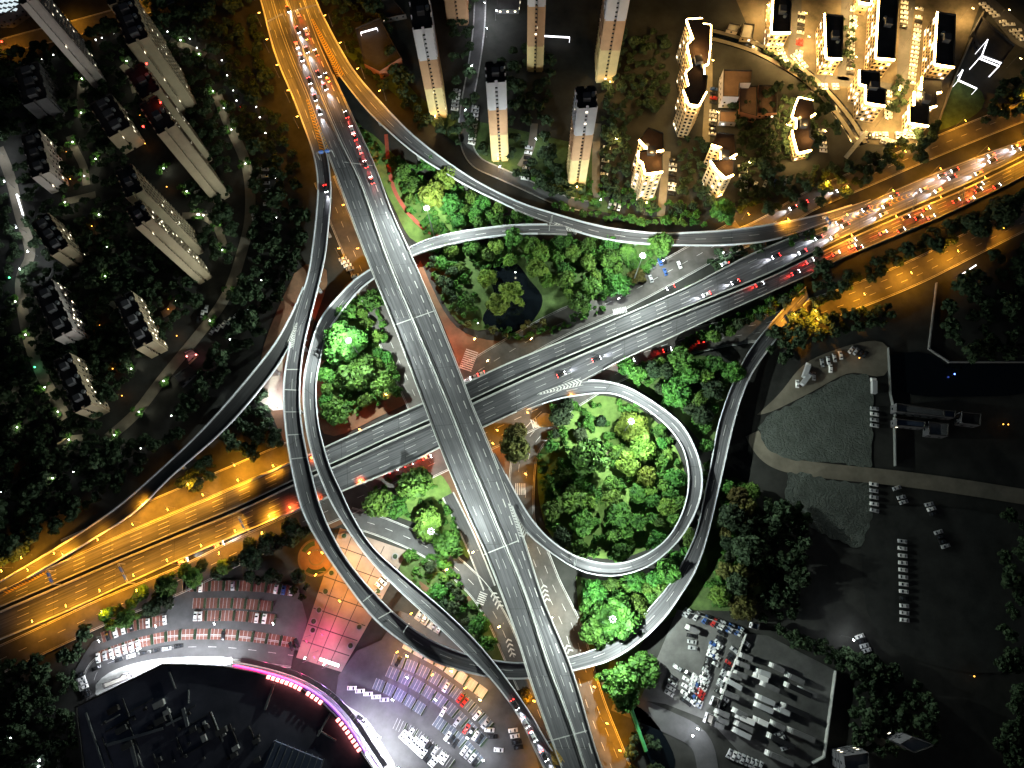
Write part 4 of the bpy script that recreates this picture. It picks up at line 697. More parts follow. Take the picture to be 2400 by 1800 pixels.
LAMPS = [
 ([(8, 362), (34, 440), (62, 545), (88, 600), (70, 640)], 'flood', 4200, (3, 6), 'cool white lamp on the far left path', 'white lamps of the far left path'),
 ([q(2, 925, 80), q(2, 1000, 130)], 'flood', 5000, (3, 6), 'added white lamp for the headlight glow at the lane end, top edge', 'added white lamps at the lane end'),  # lamps added where car headlights brighten the lane
 ([(760, 1290), (800, 1310), (850, 1350), (800, 1400)], 'orange', 7000, (6, 6), 'orange lamp at the upper end of the plaza', 'orange lamps on the plaza'),
 (pl([(596, 0), (632, 127), (676, 231), (700, 300)], 6), 'orange', 15000, (20, -5), 'orange lamp on the left edge of the top flyover', 'orange lamps along the top left parapet', {'z': 16}),
 (pl([(742, 0), (775, 54), (840, 165), (905, 235)], 5), 'orange', OR, (-20, 10), 'orange lamp on the outer edge of the upper right ramp', 'orange lamps along the upper ramp', {'z': 16}),
 (pl([(690, 20), (745, 130), (790, 215)], 3), 'orange', 15600, (-15, 5), 'orange lamp between flyover and upper right ramp', 'orange lamps between the top roads', {'z': 16}),
 (pl([(90, 1328), (250, 1258), (410, 1190), (540, 1135), (650, 1090)], 8), 'orange', OR * 1.3, (12, 20), 'orange lamp along the north edge of the left motorway', 'orange lamps north of the left motorway'),
 (pl([(110, 1462), (290, 1380), (470, 1300), (650, 1222)], 8), 'orange', OR * 1.15, (-10, -20), 'orange lamp along the south edge of the left motorway', 'orange lamps south of the left motorway'),
 (pl([(350, 1180), (440, 1140), (560, 1090)], 3), 'orange', 23400, (10, 12), 'orange lamp on the road island left of the ramps', 'orange lamps on the left road island'),
 ([(150, 1290), (75, 1300), (30, 1330)], 'orange', 13000, (6, 10), 'orange lamp under the trees at the far left motorway edge', 'orange lamps at the far left edge'),
 ([q(7, 950, 535), q(7, 730, 670), q(7, 1470, 300), q(7, 1740, 170)], 'orange', 9100, (0, -15), 'orange lamp glowing inside the tree belt above the car park', 'orange lamps in the tree belt'),
 (pl([(1965, 515), (2080, 455), (2190, 405), (2300, 360), (2400, 318)], 5), 'orange', 18200, (8, 20), 'orange lamp on the north edge of the right motorway', 'orange lamps north of the right motorway'),
 (pl([(1975, 562), (2143, 490), (2265, 436), (2380, 380)], 5), 'orange', 20800, (8, 18), 'orange lamp on the median of the right motorway', 'orange lamps on the right median'),
 (pl([(1830, 525), (1925, 475), (2130, 352), (2290, 275), (2380, 240)], 5), 'orange', 11700, (6, 14), 'orange lamp on the dim upper right street', 'orange lamps on the dim upper right street'),
 (pl([(1900, 752), (1990, 722), (2110, 668), (2230, 612), (2330, 560)], 5), 'orange', 24700, (-8, -16), 'orange lamp on the glowing street at the right', 'orange lamps on the right street'),
 ([q(6, 845, 470), q(6, 700, 440)], 'orange', 23400, (-10, -14), 'glaring orange lamp at the end of the far ramp', 'orange lamps at the far ramp end'),
 ([q(3, 385, 1420), q(3, 890, 1215)], 'orange', 20800, (4, 10), 'orange lamp at the junction of ramp and motorway', 'orange lamps at the east junction'),
 ([q(8, 1310, 1640), q(8, 1220, 1190), q(8, 1760, 1500), q(8, 1600, 1100), q(8, 1680, 1330)], 'orange', 13520, (8, 4), 'orange lamp beside the bottom end of the flyover', 'orange lamps beside the bottom flyover'),
 ([(770, 410), (805, 500), (838, 600), (795, 600)], 'orange', 6760, (8, 0), 'orange lamp under the left side of the upper flyover', 'orange lamps left of the flyover'),
 ([(868, 390), (925, 520), (985, 645), (1045, 790), (1075, 850)], 'red', 6760, (-6, 4), 'orange lamp at the right foot of the upper flyover', 'orange lamps right of the flyover'),
 ([(715, 735), (690, 905), (735, 1075), (905, 930), (845, 1010)], 'red', 3600, (6, 4), 'low reddish lamp at the left island ramps', 'reddish lamps at the left ramps'),
 ([(760, 1180), (860, 1140), (1010, 1085), (700, 1200)], 'red', 8320, (-6, -6), 'reddish lamp on the street below the left motorway', 'reddish lamps below the motorway'),
 ([(1160, 1010), (1230, 970), (1330, 930), (1225, 1110), (1150, 1040)], 'orange', 5720, (6, 6), 'orange lamp right of the flyover near the crossing', 'orange lamps near the crossing'),
 ([(1150, 850), (1250, 800), (1120, 800)], 'warm', 1400, (-4, 6), 'reddish lamp on the north frontage street', 'reddish lamps on the north street'),
 ([(1120, 1290), (1180, 1460), (1060, 1330), (1240, 1290), (1300, 1440)], 'warm', 4320, (-6, 4), 'warm lamp beside the lower flyover', 'warm lamps beside the lower flyover'),
 ([(815, 1330), (868, 1400), (962, 1442), (930, 1530), (1010, 1582), (1085, 1612)], 'orange', 6760, (8, -6), 'orange lamp between plaza and southern ramps', 'orange lamps between plaza and ramps'),
 ([(745, 1290), (760, 1340)], 'orange', 6760, (-8, 8), 'orange lamp by the round court', 'orange lamps by the round court'),
 ([q(7, 800, 900), q(7, 950, 850)], 'flood', 8400, (4, 20), 'white lamp lighting the mall service lane', 'white lamps of the mall lane'),
 (pl([q(7, 700, 800), q(7, 1100, 700), q(7, 1500, 690), q(7, 1800, 690)], 4), 'white', 1500, (4, 8), 'white lamp between the rows of the brick car park', 'white lamps in the brick car park'),
 ([q(8, 150, 1330), q(8, 260, 1500), q(8, 360, 1640)], 'flood', 11000, (14, -6), 'white lamp at the mall forecourt', 'white lamps at the mall forecourt'),
 ([q(8, 420, 1040), q(8, 600, 1180), q(8, 330, 1180)], 'violet', 6000, (10, 6), 'violet tinted lamp in the blue bay car park', 'violet lamps in the blue car park'),
 ([q(8, 620, 1540), q(8, 480, 1420), q(8, 800, 1420), q(8, 900, 1560)], 'flood', 8500, (10, 6), 'white lamp in the lower blue bay car park', 'white lamps in the blue car park'),
 ([q(8, 700, 1000), q(8, 420, 905), q(8, 880, 1180)], 'warm', 6240, (10, 6), 'warm lamp on the upper lane of the blue bay car park', 'warm lamps in the blue car park'),
 ([q(7, 2010, 800), q(7, 2110, 760), q(7, 2060, 900)], 'magenta', 5200, (4, 8), 'magenta lamp on the mall plaza', 'magenta lamps on the plaza'),
 ([q(7, 2000, 960), q(7, 2120, 1000)], 'white', 1300, (4, -8), 'white lamp at the mall entrance', 'white lamps at the mall entrance'),
 ([q(9, 95, 1390)], 'flood', 9000, (-14, -6), 'dazzling white lamp at the lorry yard gate', 'white lamps of the lorry yard'),
 ([q(9, 1025, 800)], 'flood', 3500, (8, 6), 'white lamp on the dark shed lane right of the yard', 'white lamps of the lorry yard'),
 ([q(4, 1800, 985)], 'flood', 12600, (-8, -10), 'glaring white lamp at the corner of the ball court', 'ball court lamps'),
 ([q(2, 1250, 945), q(2, 940, 240)], 'flood', 3639, (4, 8), 'white lamp in a court between the pale towers', 'white lamps between the towers'),
 ([q(2, 860, 480), q(2, 820, 760), q(2, 1040, 1120), q(2, 1680, 1330)], 'white', 2400, (-4, 8), 'white lamp on the narrow estate lane', 'white lamps on the estate lane'),
 ([q(2, 620, 840), q(2, 1020, 1110), q(2, 1520, 1290), q(2, 1960, 1390), q(3, 220, 1340), q(2, 1730, 620)], 'warm', 6240, (0, -14), 'warm lamp at the foot of a pale tower', 'warm lamps at the tower feet'),
 ([q(3, 560, 350), q(3, 700, 420), q(3, 740, 150), q(3, 760, 300), q(3, 1060, 60), q(3, 1060, 230), q(3, 1060, 430), q(3, 1440, 120), q(3, 1430, 300), q(3, 1420, 480), q(3, 900, 540), q(3, 1100, 560), q(3, 1330, 640), q(3, 1250, 820), q(3, 1400, 900), q(3, 1460, 660), q(3, 1800, 120), q(3, 500, 100)], 'warm', 24000, (6, 4), 'warm lamp in the glowing apartment estate', 'warm lamps of the glowing estate'),
 ([q(3, 180, 780), q(3, 380, 1100), q(3, 860, 900), q(3, 620, 860), q(2, 2110, 1250), q(2, 1750, 950), q(3, 150, 450)], 'warm', 6240, (6, 4), 'warm lamp between the zigzag roofed towers', 'warm lamps between zigzag towers'),
 ([q(3, 2030, 130), q(3, 2160, 250), q(3, 2100, 440)], 'warm', 2600, (6, 4), 'warm lamp by the corner car park', 'warm lamps by the corner car park'),
 (pl([(20, 110), (130, 65), (320, 15)], 3), 'orange', 7800, (4, 10), 'orange lamp on the top left avenue', 'orange lamps on the top left avenue'),
 ([q(5, 2080, 60), q(5, 1800, 300), (1690, 604)], 'white', 3750, (-6, 6), 'white lamp along the parking strip by the park', 'white lamps by the park parking'),
]
gl = GLP
wl = [q(1, *p) for p in ((1050, 190), (1085, 205), (1160, 228), (1230, 252), (1340, 290), (1275, 310), (1437, 390), (1472, 488), (1485, 520), (1497, 553), (1510, 585), (1520, 620), (1532, 652), (1640, 655), (1660, 693), (1683, 760), (1720, 862), (1760, 970), (1777, 1045), (1787, 1153), (1795, 1270), (1790, 1345), (1790, 1410), (1760, 1578), (740, 215), (660, 245), (620, 258), (345, 355), (268, 382), (225, 400), (190, 412), (110, 440), (50, 462), (1318, 1395))] + [q(4, *p) for p in ((1693, 157), (1675, 195), (1660, 235), (1605, 350), (1490, 540), (1415, 655), (1140, 997), (1110, 1035), (943, 1210), (910, 1247), (757, 1265), (787, 1295), (590, 1300), (475, 1400), (437, 1435), (357, 1500), (85, 1530), (5, 1528), (607, 1560))]
am = [q(1, *p) for p in ((430, 985), (455, 1160), (595, 1465), (1080, 1210), (905, 745), (940, 930))] + [q(4, *p) for p in ((585, 285), (645, 450), (730, 730), (790, 905), (1090, 345), (1145, 517), (45, 1370))]
rd = [q(1, 10, 270), q(1, 1558, 695)]
POSTS = [
 (gl, 'garden', 1100, 'pale garden lamp lighting a patch of path and shrubs in the dark estate', 'garden lamps of the dark estate', 4.2),
 (wl, 'garden', 0, 'small white bead of light in a dotted row along the dark estate', 'dotted path lights of the dark estate', 2.2),
 (am, 'amber', 220, 'amber door lamp glowing beside a dark estate block', 'amber door lamps of the dark estate', 3),
 (rd, 'red', 500, 'red lamp at an estate gate on the left', 'red lamps of the dark estate', 4),
 ([q(4, 60, 140), q(4, 225, 720)], 'green', 500, 'green lit light beside the far left path', 'green lights on the left path', 3),
 ([q(4, 1270, 640), q(4, 1210, 650)], 'pinkw', 800, 'pinkish light over the small gate roof in the dark estate', 'pink lights at the gate roof', 4),
 ([q(6, 1763, 765)], 'blue', 40, 'tiny blue light on the black shore at the right', 'blue shore light', 3),
 ([q(9, 65, 1450), q(7, 255, 1610), q(7, 250, 1650), q(7, 70, 1460)], 'white', 900, 'white ball lamp on the dark lower edge of the scene', 'white ball lamps at the bottom', 5),
 ([q(5, 1128, 105), q(5, 1135, 1195), q(5, 1115, 1270), q(5, 885, 435)], 'garden', 250, 'small white lamp standing among the park trees', 'small park lamps', 4),
 ([q(9, 1890, 1065), q(6, 1917, 1065), q(6, 2078, 1090), q(6, 2110, 1092), q(6, 1145, 660)], 'amber', 40, 'yellow work light in the dark yard at the far right', 'work lights in the right yard', 4),
]
# ------------------------------------------------------------ lamps
def pnt(name, e, c, r=.4, spot=None, blend=.6):
    l = bpy.data.lights.new(name, 'SPOT' if spot else 'POINT'); l.energy = e; l.color = c; l.shadow_soft_size = r
    if spot: l.spot_size = math.radians(spot); l.spot_blend = blend
    return l
LD = {}
def LX(kind, e):
    k = (kind, e)
    if k not in LD:
        sp = 156 if kind in ('orange', 'red', 'warm', 'wash') and e > 1500 else None
        c = {'orange': (1, .39, .022), 'white': (.88, .95, 1), 'mast': (.87, 1, .88), 'garden': (1, .95, .68), 'warm': (1, .6, .2), 'wash': (1, .6, .19), 'amber': (1, .3, .03), 'magenta': (1, .06, .28), 'violet': (.55, .3, 1), 'flood': (.92, .95, 1), 'red': (1, .12, .03), 'green': (.3, 1, .5), 'pinkw': (1, .35, .4), 'blue': (.1, .2, 1)}[kind]
        LD[k] = pnt(kind + '_light', e, c, .5, sp, .5)
    return LD[k]
def lampmesh(h, arm, pole_r=.1):
    a = MB(); a.tube((0, 0, 0), (0, 0, h), pole_r, pole_r * .6); a.tube((0, 0, h - .3), (arm, 0, h), pole_r * .6, pole_r * .5, 5)
    a.box((0, 0, 0), .5, .5, .25)
    hd = MB(); hd.box((arm, 0, h - .02), 1.0, .36, .16)
    ln = MB(); ln.box((arm, 0, h - .12), 1.16, .52, .1)
    return a.mesh('pole', 'metal_dark'), hd.mesh('lamp_head', 'metal'), ln
SL = {}
for kd, em in (('orange', 'e_orange'), ('white', 'e_white'), ('warm', 'e_warm'), ('amber', 'e_orange'), ('magenta', 'e_pink'), ('violet', 'e_white'), ('flood', 'e_white'), ('red', 'e_orange'), ('pinkw', 'e_white')):
    p_, h_, l_ = lampmesh(10, 2.2); SL[kd] = (p_, h_, l_.mesh('lens', em))
def lamp(px, py, kind, e, toward, label, group, z=0, sc_=1.0, name='street_lamp'):
    p = P(px, py, z); t = P(toward[0], toward[1], z); rot = math.atan2(t.y - p.y, t.x - p.x)
    r = thing(name, label, 'street lamp', p, rot, group); a, b, c = SL[kind]
    for nm, me in (('pole', a), ('lamp_head', b)):
        o = link(nm, me, r); o.scale = (sc_,) * 3
        if nm == 'lamp_head': link('lens', c, o)
    l = link('lamp_light', LX(kind, e), r, (2.2 * sc_, 0, 9.6 * sc_)); return r
def lamps(pts, kind, e, toward, label, group, **k):
    for i, p in enumerate(pts):
        t = toward[i] if isinstance(toward, list) else (p[0] + toward[0], p[1] + toward[1]); lamp(p[0], p[1], kind, e, t, label, group, **k)
# high masts
mm_ = MB(); mm_.tube((0, 0, 0), (0, 0, 35), .42, .16, 10); mm_.box((0, 0, 0), 1.6, 1.6, .5); MP = mm_.mesh('pole', 'metal')
mm_ = MB()
for i in range(10):
    a0, a1 = i * .6283, (i + 1) * .6283; mm_.tube((1.1 * math.cos(a0), 1.1 * math.sin(a0), 34.6), (1.1 * math.cos(a1), 1.1 * math.sin(a1), 34.6), .1, n=5)
    if i % 3 == 0: mm_.tube((0, 0, 34.8), (1.1 * math.cos(a0), 1.1 * math.sin(a0), 34.6), .06, n=4)
MR = mm_.mesh('lamp_ring', 'metal')
mm_ = MB(); mm_.box((0, 0, -.18), .62, .42, .26); MF = mm_.mesh('floodlight', 'e_mast')
def mast(px, py, e, label, h=35, kind='mast'):
    p = P(px, py, h); p.z = 0; t = thing('high_mast_lamp', label, 'mast lamp', p, R.random(), 'high mast lamps of the interchange')
    s = h / 35; link('pole', MP, t).scale = (1, 1, s); rg = link('lamp_ring', MR, t, (0, 0, h - 35))
    for i in range(8):
        a = i * .7854; link('floodlight', MF, rg, (1.25 * math.cos(a), 1.25 * math.sin(a), 34.55), a)
    if 'mastspot' not in LD: LD['mastspot'] = {}
    if e not in LD['mastspot']: LD['mastspot'][e] = pnt('floodlight_beam', e * .78, (.87, .98, .88), .5, 120, 1)
    for i in range(4):
        a = .4 + i * 1.5708; o = link('floodlight_beam', LD['mastspot'][e], t, (.9 * math.cos(a), .9 * math.sin(a), h - 1)); o.rotation_euler = (0, math.radians(-56), a)
    link('lamp_light', LX(kind, e * .015), t, (0, 0, h - 1.4)); return t
for a in MASTS: mast(*a)
# garden lamps and small lights
gm = MB(); gm.tube((0, 0, 0), (0, 0, 3.4), .07, .05); GP = gm.mesh('pole', 'metal_dark')
def globe(mat, r=.33):
    g_ = MB(); n = 8; rows = [-.9, -.5, 0, .5, .9]
    for i in range(4):
        r0_, r1_ = math.cos(math.asin(rows[i])) * r, math.cos(math.asin(rows[i + 1])) * r
        for k in range(n):
            a0, a1 = 6.2832 * k / n, 6.2832 * (k + 1) / n
            g_.quad((r0_ * math.cos(a0), r0_ * math.sin(a0), rows[i] * r), (r0_ * math.cos(a1), r0_ * math.sin(a1), rows[i] * r), (r1_ * math.cos(a1), r1_ * math.sin(a1), rows[i + 1] * r), (r1_ * math.cos(a0), r1_ * math.sin(a0), rows[i + 1] * r))
    g_.poly([(r * .43 * math.cos(6.2832 * k / n), r * .43 * math.sin(6.2832 * k / n), .9 * r) for k in range(n)])
    return g_.mesh('lamp_globe', mat)
GG = {'garden': globe('e_garden'), 'amber': globe('e_amber'), 'red': globe('e_red', .5), 'white': globe('e_white', .5), 'green': globe('e_greenled', .5), 'blue': globe('e_blue', .4), 'pinkw': globe('e_redwhite', .5)}
def post(px, py, kind, e, label, group, h=3.6, z=0, lk=None):
    p = P(px, py, z + h); p.z = z; t = thing('garden_lamp', label, 'garden lamp', p, 0, group)
    if h > 1: link('pole', GP, t).scale = (1, 1, h / 3.6)
    link('lamp_globe', GG[kind], t, (0, 0, h))
    if e: link('lamp_light', LX(lk or kind, e), t, (0, 0, h + .1))
for pts, kind, e, lab, grp, h in POSTS:
    for p in pts: post(p[0], p[1], kind, e, lab, grp, h)
for a in LAMPS: lamps(*a[:6], **(a[6] if len(a) > 6 else {}))
# ------------------------------------------------------------ buildings
WINM = {}
def winmesh(w, h, mat):
    k = (w, h, mat)
    if k not in WINM: b = MB(); b.box((0, 0, -h / 2), w, .16, h); WINM[k] = b.mesh('window', mat)
    return WINM[k]
EYE = Vector((0, 0, H))
def rectfoot(p0, p1, p2, h, nb=0, bay=.6, notch=True):
    "p0,p1: visible end of the roof, p2: a point at the far end beyond p1; world polygon with bays and end notch"
    a, b, c = P(*p0, h), P(*p1, h), P(*p2, h); ex = (b - a); w = ex.length; ex /= w; ey = Vector((-ex.y, ex.x, 0))
    l = (c - b).dot(ey)
    if l < 0: ey = -ey; l = -l
    pts = [(0, 0)]
    if notch: pts += [(w * .5 - .7, 0), (w * .5 - .7, 1.3), (w * .5 + .7, 1.3), (w * .5 + .7, 0)]
    pts += [(w, 0)]
    if nb:
        for i in range(nb):
            y0 = l * (i + .18) / nb; y1 = l * (i + .82) / nb; pts += [(w, y0), (w + bay, y0), (w + bay, y1), (w, y1)]
    pts += [(w, l)]
    if notch: pts += [(w * .5 + .7, l), (w * .5 + .7, l - 1.3), (w * .5 - .7, l - 1.3), (w * .5 - .7, l)]
    pts += [(0, l)]
    if nb:
        for i in range(nb - 1, -1, -1):
            y0 = l * (i + .18) / nb; y1 = l * (i + .82) / nb; pts += [(0, y1), (-bay, y1), (-bay, y0), (0, y0)]
    return [(a + ex * x + ey * y) for x, y in pts], a, ex, ey, w, l
def building(name, label, foot, h, bands, roof='roof_dark', fl=3.1, lit=.06, maxw=60, win=(1.2, 1.1), strips=None, cat='apartment block', group=None, frame=None, sp=3.6, tops=True, z0=-.3, litmat='e_win', minlen=1.2, par=1.1, ledges=True, blank=False):
    pts = [Vector((p[0], p[1], 0)) for p in foot]; k = len(pts)
    if sum(pts[i].x * pts[(i + 1) % k].y - pts[(i + 1) % k].x * pts[i].y for i in range(k)) < 0: pts = pts[::-1]
    org = sum(pts, Vector()) / k; org.z = 0
    t = thing(name, label, cat, org, 0, group); mats = [b[2] for b in bands] + ['roof_dark']; wb = MB()
    for i in range(k):
        p, r = pts[i], pts[(i + 1) % k]
        for j, (f0, f1, _) in enumerate(bands):
            za = z0 if f0 == 0 else h * f0; zb = h + par if f1 == 1 else h * f1
            wb.quad((p.x, p.y, za), (r.x, r.y, za), (r.x, r.y, zb), (p.x, p.y, zb), mi=j)
    # parapet inner face: outline pulled in
    ins = []
    for i in range(k):
        d0 = (pts[i] - pts[i - 1]).normalized(); d1 = (pts[(i + 1) % k] - pts[i]).normalized(); n0 = Vector((-d0.y, d0.x, 0)); n1 = Vector((-d1.y, d1.x, 0)); b_ = n0 + n1
        ins.append(pts[i] + b_ * (.35 / max(.4, b_.dot(n0))))
    for i in range(k):
        p, r, a, b_ = pts[i], pts[(i + 1) % k], ins[i], ins[(i + 1) % k]; T = h + par
        wb.quad((p.x, p.y, T), (r.x, r.y, T), (b_.x, b_.y, T), (a.x, a.y, T), mi=len(bands)); wb.quad((a.x, a.y, T), (b_.x, b_.y, T), (b_.x, b_.y, h), (a.x, a.y, h), mi=len(bands))
    rb = MB(); rb.poly([(p.x, p.y, h) for p in ins]); ro = rb.build('roof', roof, t, org)
    cand = []
    for i in range(k):
        p, r = pts[i], pts[(i + 1) % k]; e = r - p; L = e.length
        if L < minlen: continue
        d = e / L; nrm = Vector((d.y, -d.x, 0)); mid = (p + r) / 2
        if nrm.dot(EYE - Vector((mid.x, mid.y, h / 2))) <= 0: continue
        ang = math.atan2(d.y, d.x)
        if frame and abs(nrm.dot(frame[2])) > .9: 
            if L > 2 or blank: continue
        elif ledges:
            for f in range(1, int((h - 1) / fl)):
                z_ = f * fl; o_ = nrm * .3; mj = max(j_ for j_, b_ in enumerate(bands) if b_[0] <= z_ / h); A_ = [Vector((v.x, v.y, zz)) for v, zz in ((p, z_), (r, z_), (r, z_ + .22), (p, z_ + .22))]
                wb.quad(A_[0] + o_, A_[1] + o_, A_[2] + o_, A_[3] + o_, mi=mj); wb.quad(A_[3] + o_, A_[2] + o_, A_[2], A_[3], mi=mj); wb.quad(A_[0], A_[1], A_[1] + o_, A_[0] + o_, mi=mj)
        nc = max(1, int(L / sp))
        for c in range(nc):
            x = p + d * L * (c + .5) / nc
            for f in range(max(1, int((h - 1) / fl))):
                cand.append((Vector((x.x, x.y, 1.9 + f * fl)) + nrm * .03, ang))
    wb.build('wall', mats, t, org)
    if maxw and cand:
        if len(cand) > maxw:
            R.shuffle(cand); chosen, rest = cand[:maxw], cand[maxw:]
        else: chosen, rest = cand, []
        for pos, ang in chosen:
            m_ = litmat if R.random() < lit else 'glass'; link('window', winmesh(*win, m_), t, pos - org, ang)
        if rest:
            b = MB()
            for pos, ang in rest: b.box((pos.x, pos.y, pos.z - win[1] / 2), win[0], .16, win[1], ang)
            b.build('window', 'glass', t, org)['kind'] = 'stuff'
    if tops:
        if frame: a, ex, ey, w, l = frame; spots = [a + ex * w * .5 + ey * l * f for f in ((.2, .5, .8) if l > 25 else (.45,))]; ang = math.atan2(ex.y, ex.x); sw = min(w * .4, 5)
        else:
            e = max(((pts[(i + 1) % k] - pts[i]) for i in range(k)), key=lambda v: v.length); ang = math.atan2(e.y, e.x); spots = [org]; sw = 4.5
        for s in spots:
            b = MB(); b.box((s.x, s.y, h), sw, sw * .9, 3.2, ang); b.build('stair_house', 'wall_dark', ro, org)
            b = MB(); b.tube((s.x + 4 * math.cos(ang + .5), s.y + 4 * math.sin(ang + .5), h), (s.x + 4 * math.cos(ang + .5), s.y + 4 * math.sin(ang + .5), h + 2), 1, n=10); b.build('water_tank', 'metal', ro, org)
    if strips is not None:
        for i in (range(k) if strips == 'all' else strips):
            p, r = pts[i], pts[(i + 1) % k]; e = r - p; L = e.length
            if L < 1.5: continue
            d = e / L; nrm = Vector((d.y, -d.x, 0)); mid = (p + r) / 2
            if strips == 'all' and nrm.dot(EYE - mid) < 0 and R.random() < .6: continue
            c = mid + nrm * .34; b = MB(); b.box((c.x, c.y, h + .1), L - .05, .62, 1.0, math.atan2(d.y, d.x)); b.build('light_strip', 'e_warm', t, org)
            if L > 5: link('added_wash_light', LX('wash', 7500), t, Vector((mid.x, mid.y, h + .4)) + nrm * 2.2 - org)  # added light hung off the facade to spread the strip's glow
    if strips == 'all':
        for f in (.25, .5, .75):
            c = pts[0].lerp(pts[k // 2], f); link('roof_light', LX('warm', 900), t, Vector((c.x, c.y, h + 3.5)) - org)  # points added in the air above the roof to brighten it
    return t, org
def tw(name, label, r, tp, base, p2, bands, nb, **k):
    p0, p1 = q(r, *tp); h = height(p0, q(*base)); ft, a, ex, ey, w, l = rectfoot(p0, p1, p2, h, nb); return building(name, label, ft, h, bands, frame=(a, ex, ey, w, l), **k)
G1 = [(0, 1, 'wall_grey')]; OL = [(0, 1, 'wall_olive')]
PB = [(0, .38, 'wall_cream'), (.38, .7, 'wall_tan'), (.7, 1, 'wall_white')]
gL = 'slab towers of the dark left estate'; gB = 'pale banded towers at the top'; gK = 'zigzag roofed towers'; gE = 'brightly outlined apartment blocks'
tw('slab_tower', 'tall grey slab tower cut off by the top left corner', 1, (150, 40, 235, 0), (1, 620, 570), q(1, 70, -330), G1, 8, group=gL, blank=True, maxw=70, lit=.26)
tw('slab_tower', 'near end of the longest stepped slab row, with long pale blank end wall', 1, (1035, 880, 1140, 820), (1, 1405, 1322), q(1, 1050, 600), OL, 5, group=gL, blank=True, maxw=80, lit=.26)
tw('slab_tower', 'middle block of the longest stepped slab row, red light on its roof', 1, (930, 650, 1040, 590), (1, 1300, 1080), q(1, 960, 390), OL, 5, group=gL, blank=True, maxw=60, lit=.26)
tw('slab_tower', 'upper block of the longest slab row, pale end wall above the red light', 1, (835, 300, 965, 250), (1, 1190, 745), q(1, 850, 0), OL, 5, group=gL, blank=True, maxw=60, lit=.26)
tw('slab_tower', 'farthest block of the longest slab row at the top edge', 1, (715, 45, 830, 0), (1, 1090, 520), q(1, 720, -240), OL, 5, group=gL, blank=True, maxw=40, lit=.26)
tw('slab_tower', 'lower slab tower with bright blank end wall and red roof light', 1, (895, 1480, 985, 1430), (4, 1300, 180), q(1, 935, 1290), OL, 5, group=gL, blank=True, maxw=80, lit=.26)
tw('slab_tower', 'block behind the lower slab tower, thin facade in view', 1, (830, 1290, 930, 1245), (4, 1235, 15), q(1, 870, 1060), OL, 5, group=gL, blank=True, maxw=60, lit=.26)
tw('apartment_block', 'mid height block with a bright lit stair window column', 1, (715, 900, 850, 825), (1, 830, 985), q(1, 730, 600), OL, 4, group=gL, blank=True, maxw=60, lit=.26)
tw('apartment_block', 'dim mid height block with brown end wall at far left', 1, (215, 1160, 330, 1120), (1, 345, 1245), q(1, 235, 850), G1, 4, group=gL, blank=True, maxw=60, lit=.26)
tw('apartment_block', 'block at far left with a row of white lit end windows', 4, (345, 5, 450, -60), (4, 460, 95), q(1, 400, 1330), OL, 4, group=gL, blank=True, maxw=60, lit=.26)
tw('apartment_block', 'pair block whose facade shows two olive halves, left of centre estate', 4, (360, 545, 480, 485), (4, 490, 590), q(4, 345, 150), G1, 5, group=gL, blank=True, maxw=70, lit=.26)
tw('apartment_block', 'olive block with a pale ledged end wall beside the estate path', 4, (890, 610, 1000, 555), (4, 985, 660), q(4, 890, 210), OL, 5, group=gL, blank=True, maxw=80, lit=.26)
tw('apartment_block', 'lowest olive block of the dark estate, pale roof ledge at its end', 4, (495, 1020, 600, 965), (4, 610, 1062), q(4, 510, 600), OL, 5, group=gL, blank=True, maxw=80, lit=.26)
tw('apartment_block', 'dark flat roofed block by the top left avenue', 1, (160, 690, 310, 640), (1, 225, 840), q(1, 250, 400), [(0, 1, 'wall_dark')], 3, group=gL, blank=True, maxw=30, lit=.05)
for nm, tp, bs, p2, nb in (('first pale banded tower from the left, tan and lavender end wall', (470, 205, 590, 190), (585, 775), (580, -60), 3), ('second pale banded tower from the left, its foot near the curved ramp', (945, 548, 1062, 540), (983, 1050), (1065, 400), 3), ('third pale banded tower, nearest the upper right ramp', (1535, 712, 1655, 705), (1475, 1212), (1680, 560), 3)):
    tw('apartment_tower', nm, 2, tp, (2, *bs), q(2, *p2), PB, nb, group=gB, maxw=90, lit=.08, cat='tower', sp=3.0, minlen=1.3)
tw('apartment_tower', 'tan tower at the top edge, standing between the second and third pale ones', 2, (1215, -150, 1325, -150), (2, 1200, 465), q(2, 1330, -330), [(0, .3, 'wall_cream'), (.3, .72, 'wall_tan'), (.72, 1, 'wall_white')], 3, group=gB, maxw=70, lit=.06, cat='tower', sp=3.0, minlen=1.3)
tw('apartment_tower', 'tan tower at the top edge right of the third pale tower', 2, (1760, -190, 1900, -190), (2, 1690, 540), q(2, 1930, -400), [(0, .33, 'wall_cream'), (.33, .6, 'wall_tan'), (.6, 1, 'wall_white')], 3, group=gB, maxw=70, lit=.06, cat='tower', sp=3.0, minlen=1.3)
tw('apartment_tower', 'narrow lavender and tan tower at the top edge, far behind the first', 2, (640, -230, 780, -235), (2, 700, 165), q(2, 770, -400), [(0, .6, 'wall_tan'), (.6, 1, 'wall_white')], 3, group=gB, maxw=60, lit=.08, cat='tower', sp=3.0, minlen=1.3)
def poly_b(name, label, r, pts, top, base, bands, **k):
    h = height(q(r, *top), q(*base)); ft = [P(*p, h) for p in q(r, *pts)]; return building(name, label, ft, h, bands, **k)
W = [(0, 1, 'wall_warm')]
zz = dict(group=gK, cat='tower', strips='all', maxw=90, lit=.22, roof='roof_brown', sp=2.4, win=(1.4, 1.5))
